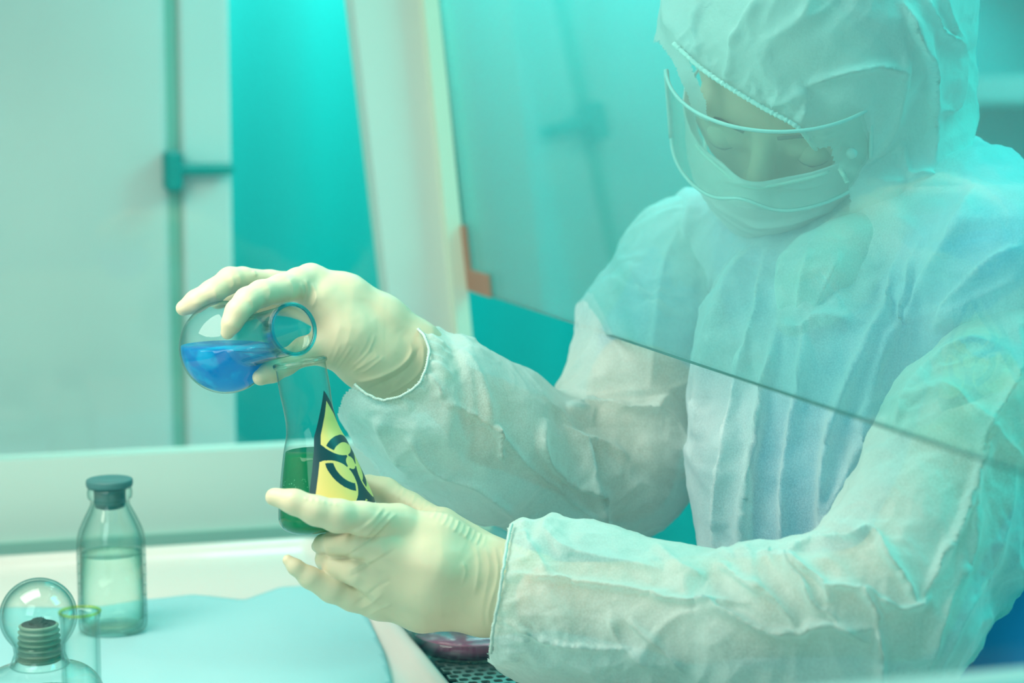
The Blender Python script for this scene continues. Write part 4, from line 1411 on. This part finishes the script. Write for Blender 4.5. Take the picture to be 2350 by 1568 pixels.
thumb_f = chain([(598, 866, 117.2, 19), (624, 852, 117.6, 25), (655, 832, 118.4, 29), (700, 806, 119.6, 32), (770, 795, 120.6, 48)], 0.35)
V, Q = solid([palm, index_f, middle_f, ring_f, little_f, thumb_f], 0.095, kjoin=0.6, sm=3)
N = normals(V, Q)
FG = [([(610, 656), (620, 670), (612, 692)], 4, 0.06), ([(572, 682), (580, 700), (574, 720)], 4, 0.06), ([(660, 640), (672, 662), (664, 690)], 5, 0.08),
      ([(700, 640), (706, 668), (700, 700)], 4, 0.09), ([(715, 650), (726, 680), (712, 710)], 4, 0.09), ([(690, 650), (694, 670), (688, 700)], 4, 0.07),
      ([(528, 632), (536, 650), (528, 664)], 4, 0.06), ([(545, 630), (552, 645), (546, 656)], 4, 0.07), ([(580, 622), (588, 634)], 4, 0.09),
      ([(488, 660), (496, 680), (490, 696)], 4, 0.05), ([(440, 700), (470, 690), (500, 676)], 5, 0.03),
      ([(845, 892), (900, 870), (940, 840), (962, 800)], 5, -0.12), ([(820, 878), (880, 862), (925, 835), (950, 800)], 5, 0.12),
      ([(930, 770), (944, 800), (930, 850), (900, 890)], 7, 0.06), ([(960, 775), (972, 810), (958, 860), (880, 912)], 5, 0.08)]
for i in range(10):                                    # wrinkles fanning over the thumb root
    q = rg.uniform(-5, 5)
    FG.append(([(782 + 13 * i + q, 736 + 5 * i + q), (770 + 12.5 * i, 782 + 4 * i), (752 + 10 * i, 826 + 2 * i + q), (742 + 9 * i, 850 + q)][rg.randint(0, 2):], rg.uniform(3, 6), rg.uniform(0.025, 0.06)))
V = V + N * (0.018 * crumple(V, 1.6, 81))[:, None]
V = folds(V, N, FG)
mesh_np('glove', c2w(V), Q, M['latex'], person)

# --- face mask
def mask_pt(az, h, off=0.0):
    """az degrees round the face, h cm from the nose bridge (0) down to under the chin (-1..)"""
    t = h                                         # 0 top .. 1 bottom
    u = -1.4 - 9.6 * t
    fr = 10.3 + 1.3 * math.exp(-((t - 0.30) / 0.28) ** 2) - 2.2 * max(0, t - 0.55) ** 1.3 * 2.2
    wd = 7.3 - 0.7 * t
    a = R(az)
    ca, sa = math.cos(a), math.sin(a)
    nose = 1.0 * math.exp(-(az / 16.0) ** 2) * math.exp(-((t - 0.12) / 0.25) ** 2)
    fr2 = fr - 4.6 * (1 - ca) * 0 + nose
    e = wd * math.sin(a) * 1.02
    fpos = 2.0 + (fr2 - 2.0) * max(0.0, ca) ** 0.8
    u2 = u + (1 - ca) * (1.2 + 1.5 * t)
    # pleats
    pl = 0.0
    for p0 in (0.36, 0.56, 0.76):
        x = (t - p0) / 0.05
        pl += 0.28 * (1 / (1 + math.exp(-x * 3)) ) * math.exp(-max(0, t - p0) / 0.16)
    return Hp(e, fpos + off + pl, u2)
na, nh = 90, 70
V = np.array([mask_pt(-82 + 164 * i / na, j / nh) for j in range(nh + 1) for i in range(na + 1)])
I = np.arange((na + 1) * (nh + 1)).reshape(nh + 1, na + 1)
Q = np.stack([I[:-1, :-1].ravel(), I[:-1, 1:].ravel(), I[1:, 1:].ravel(), I[1:, :-1].ravel()], 1)
N = normals(V, Q)
if (N * f_).sum() < 0:
    Q = Q[:, ::-1]; N = -N
V = V + N * (0.10 * crumple(V * [1, 2.2, 1], 3.4, 91))[:, None]
V = folds(V, N, [([(1640, 410), (1720, 425), (1830, 432), (1900, 420)], 7, 0.25, 1), ([(1650, 455), (1740, 475), (1850, 470), (1930, 450)], 8, 0.3, -1), ([(1700, 520), (1800, 515), (1880, 490), (1935, 470)], 7, 0.25, 1)])
mk = mesh_np('face_mask', c2w(V), Q, M['mask'], person)
solidify(mk, 0.0012)
tube('nose_wire', [Vector(p) for p in c2w([mask_pt(a, 0.035, 0.08) for a in np.linspace(-40, 40, 20)])], 0.0013, M['hem'], mk, 6)
for sg in (-1, 1):
    a0 = 80 * sg
    p0, p1 = mask_pt(a0, 0.05), mask_pt(a0, 0.92)
    mid = Hp(7.6 * sg, 0.5, -2.2)
    tube('ear_loop', [Vector(p) for p in c2w(spline([p0, (p0 + mid) / 2 + 0.2 * u_, mid, (p1 + mid) / 2, p1], 6))], 0.0012, M['hem'], mk, 6)

# --- goggles: clear wrap-round lens with soft rim and side vents
def gog_pt(az, t, off=0.0):
    a = R(az)
    ca = math.cos(a)
    wd = 8.1
    top = 3.9 - 1.0 * (1 - ca)
    bot = -2.6 + 0.9 * math.exp(-(az / 12.0) ** 2) + 0.4 * (1 - ca)
    u = bot + (top - bot) * t
    fr = 13.0 - 1.4 * t * 0.6
    return Hp(wd * math.sin(a), 1.5 + (fr - 1.5) * max(0.0, ca) ** 0.75 + off, u)
na, nh = 80, 20
V = np.array([gog_pt(-62 + 124 * i / na, j / nh) for j in range(nh + 1) for i in range(na + 1)])
I = np.arange((na + 1) * (nh + 1)).reshape(nh + 1, na + 1)
Q = np.stack([I[:-1, :-1].ravel(), I[:-1, 1:].ravel(), I[1:, 1:].ravel(), I[1:, :-1].ravel()], 1)
gg = mesh_np('goggles', c2w(V), Q, M['lens'], person)
solidify(gg, 0.0012)
for t in (0.0, 1.0):
    tube('rim', [Vector(p) for p in c2w([gog_pt(a, t) for a in np.linspace(-62, 62, 60)])], 0.0013, M['lens_rim'], gg, 8)
for sg in (-1, 1):
    tube('rim', [Vector(p) for p in c2w([gog_pt(62 * sg, t) for t in np.linspace(0, 1, 8)])], 0.0018, M['lens_rim'], gg, 8)
    if sg < 0:
        continue
    vp = gog_pt(52 * sg, 0.55, 0.1)
    ax_ = c2w([vp])[0]; a2 = c2w([gog_pt(52 * sg, 0.55, 0.8)])[0]
    dirn = Vector(a2 - ax_).normalized()
    lathe('vent', [(0, 0), (0, 0.0038), (0.002, 0.0040), (0.004, 0.0030), (0.0042, 0)], Vector(ax_), dirn, M['lens_rim'], gg, 20)
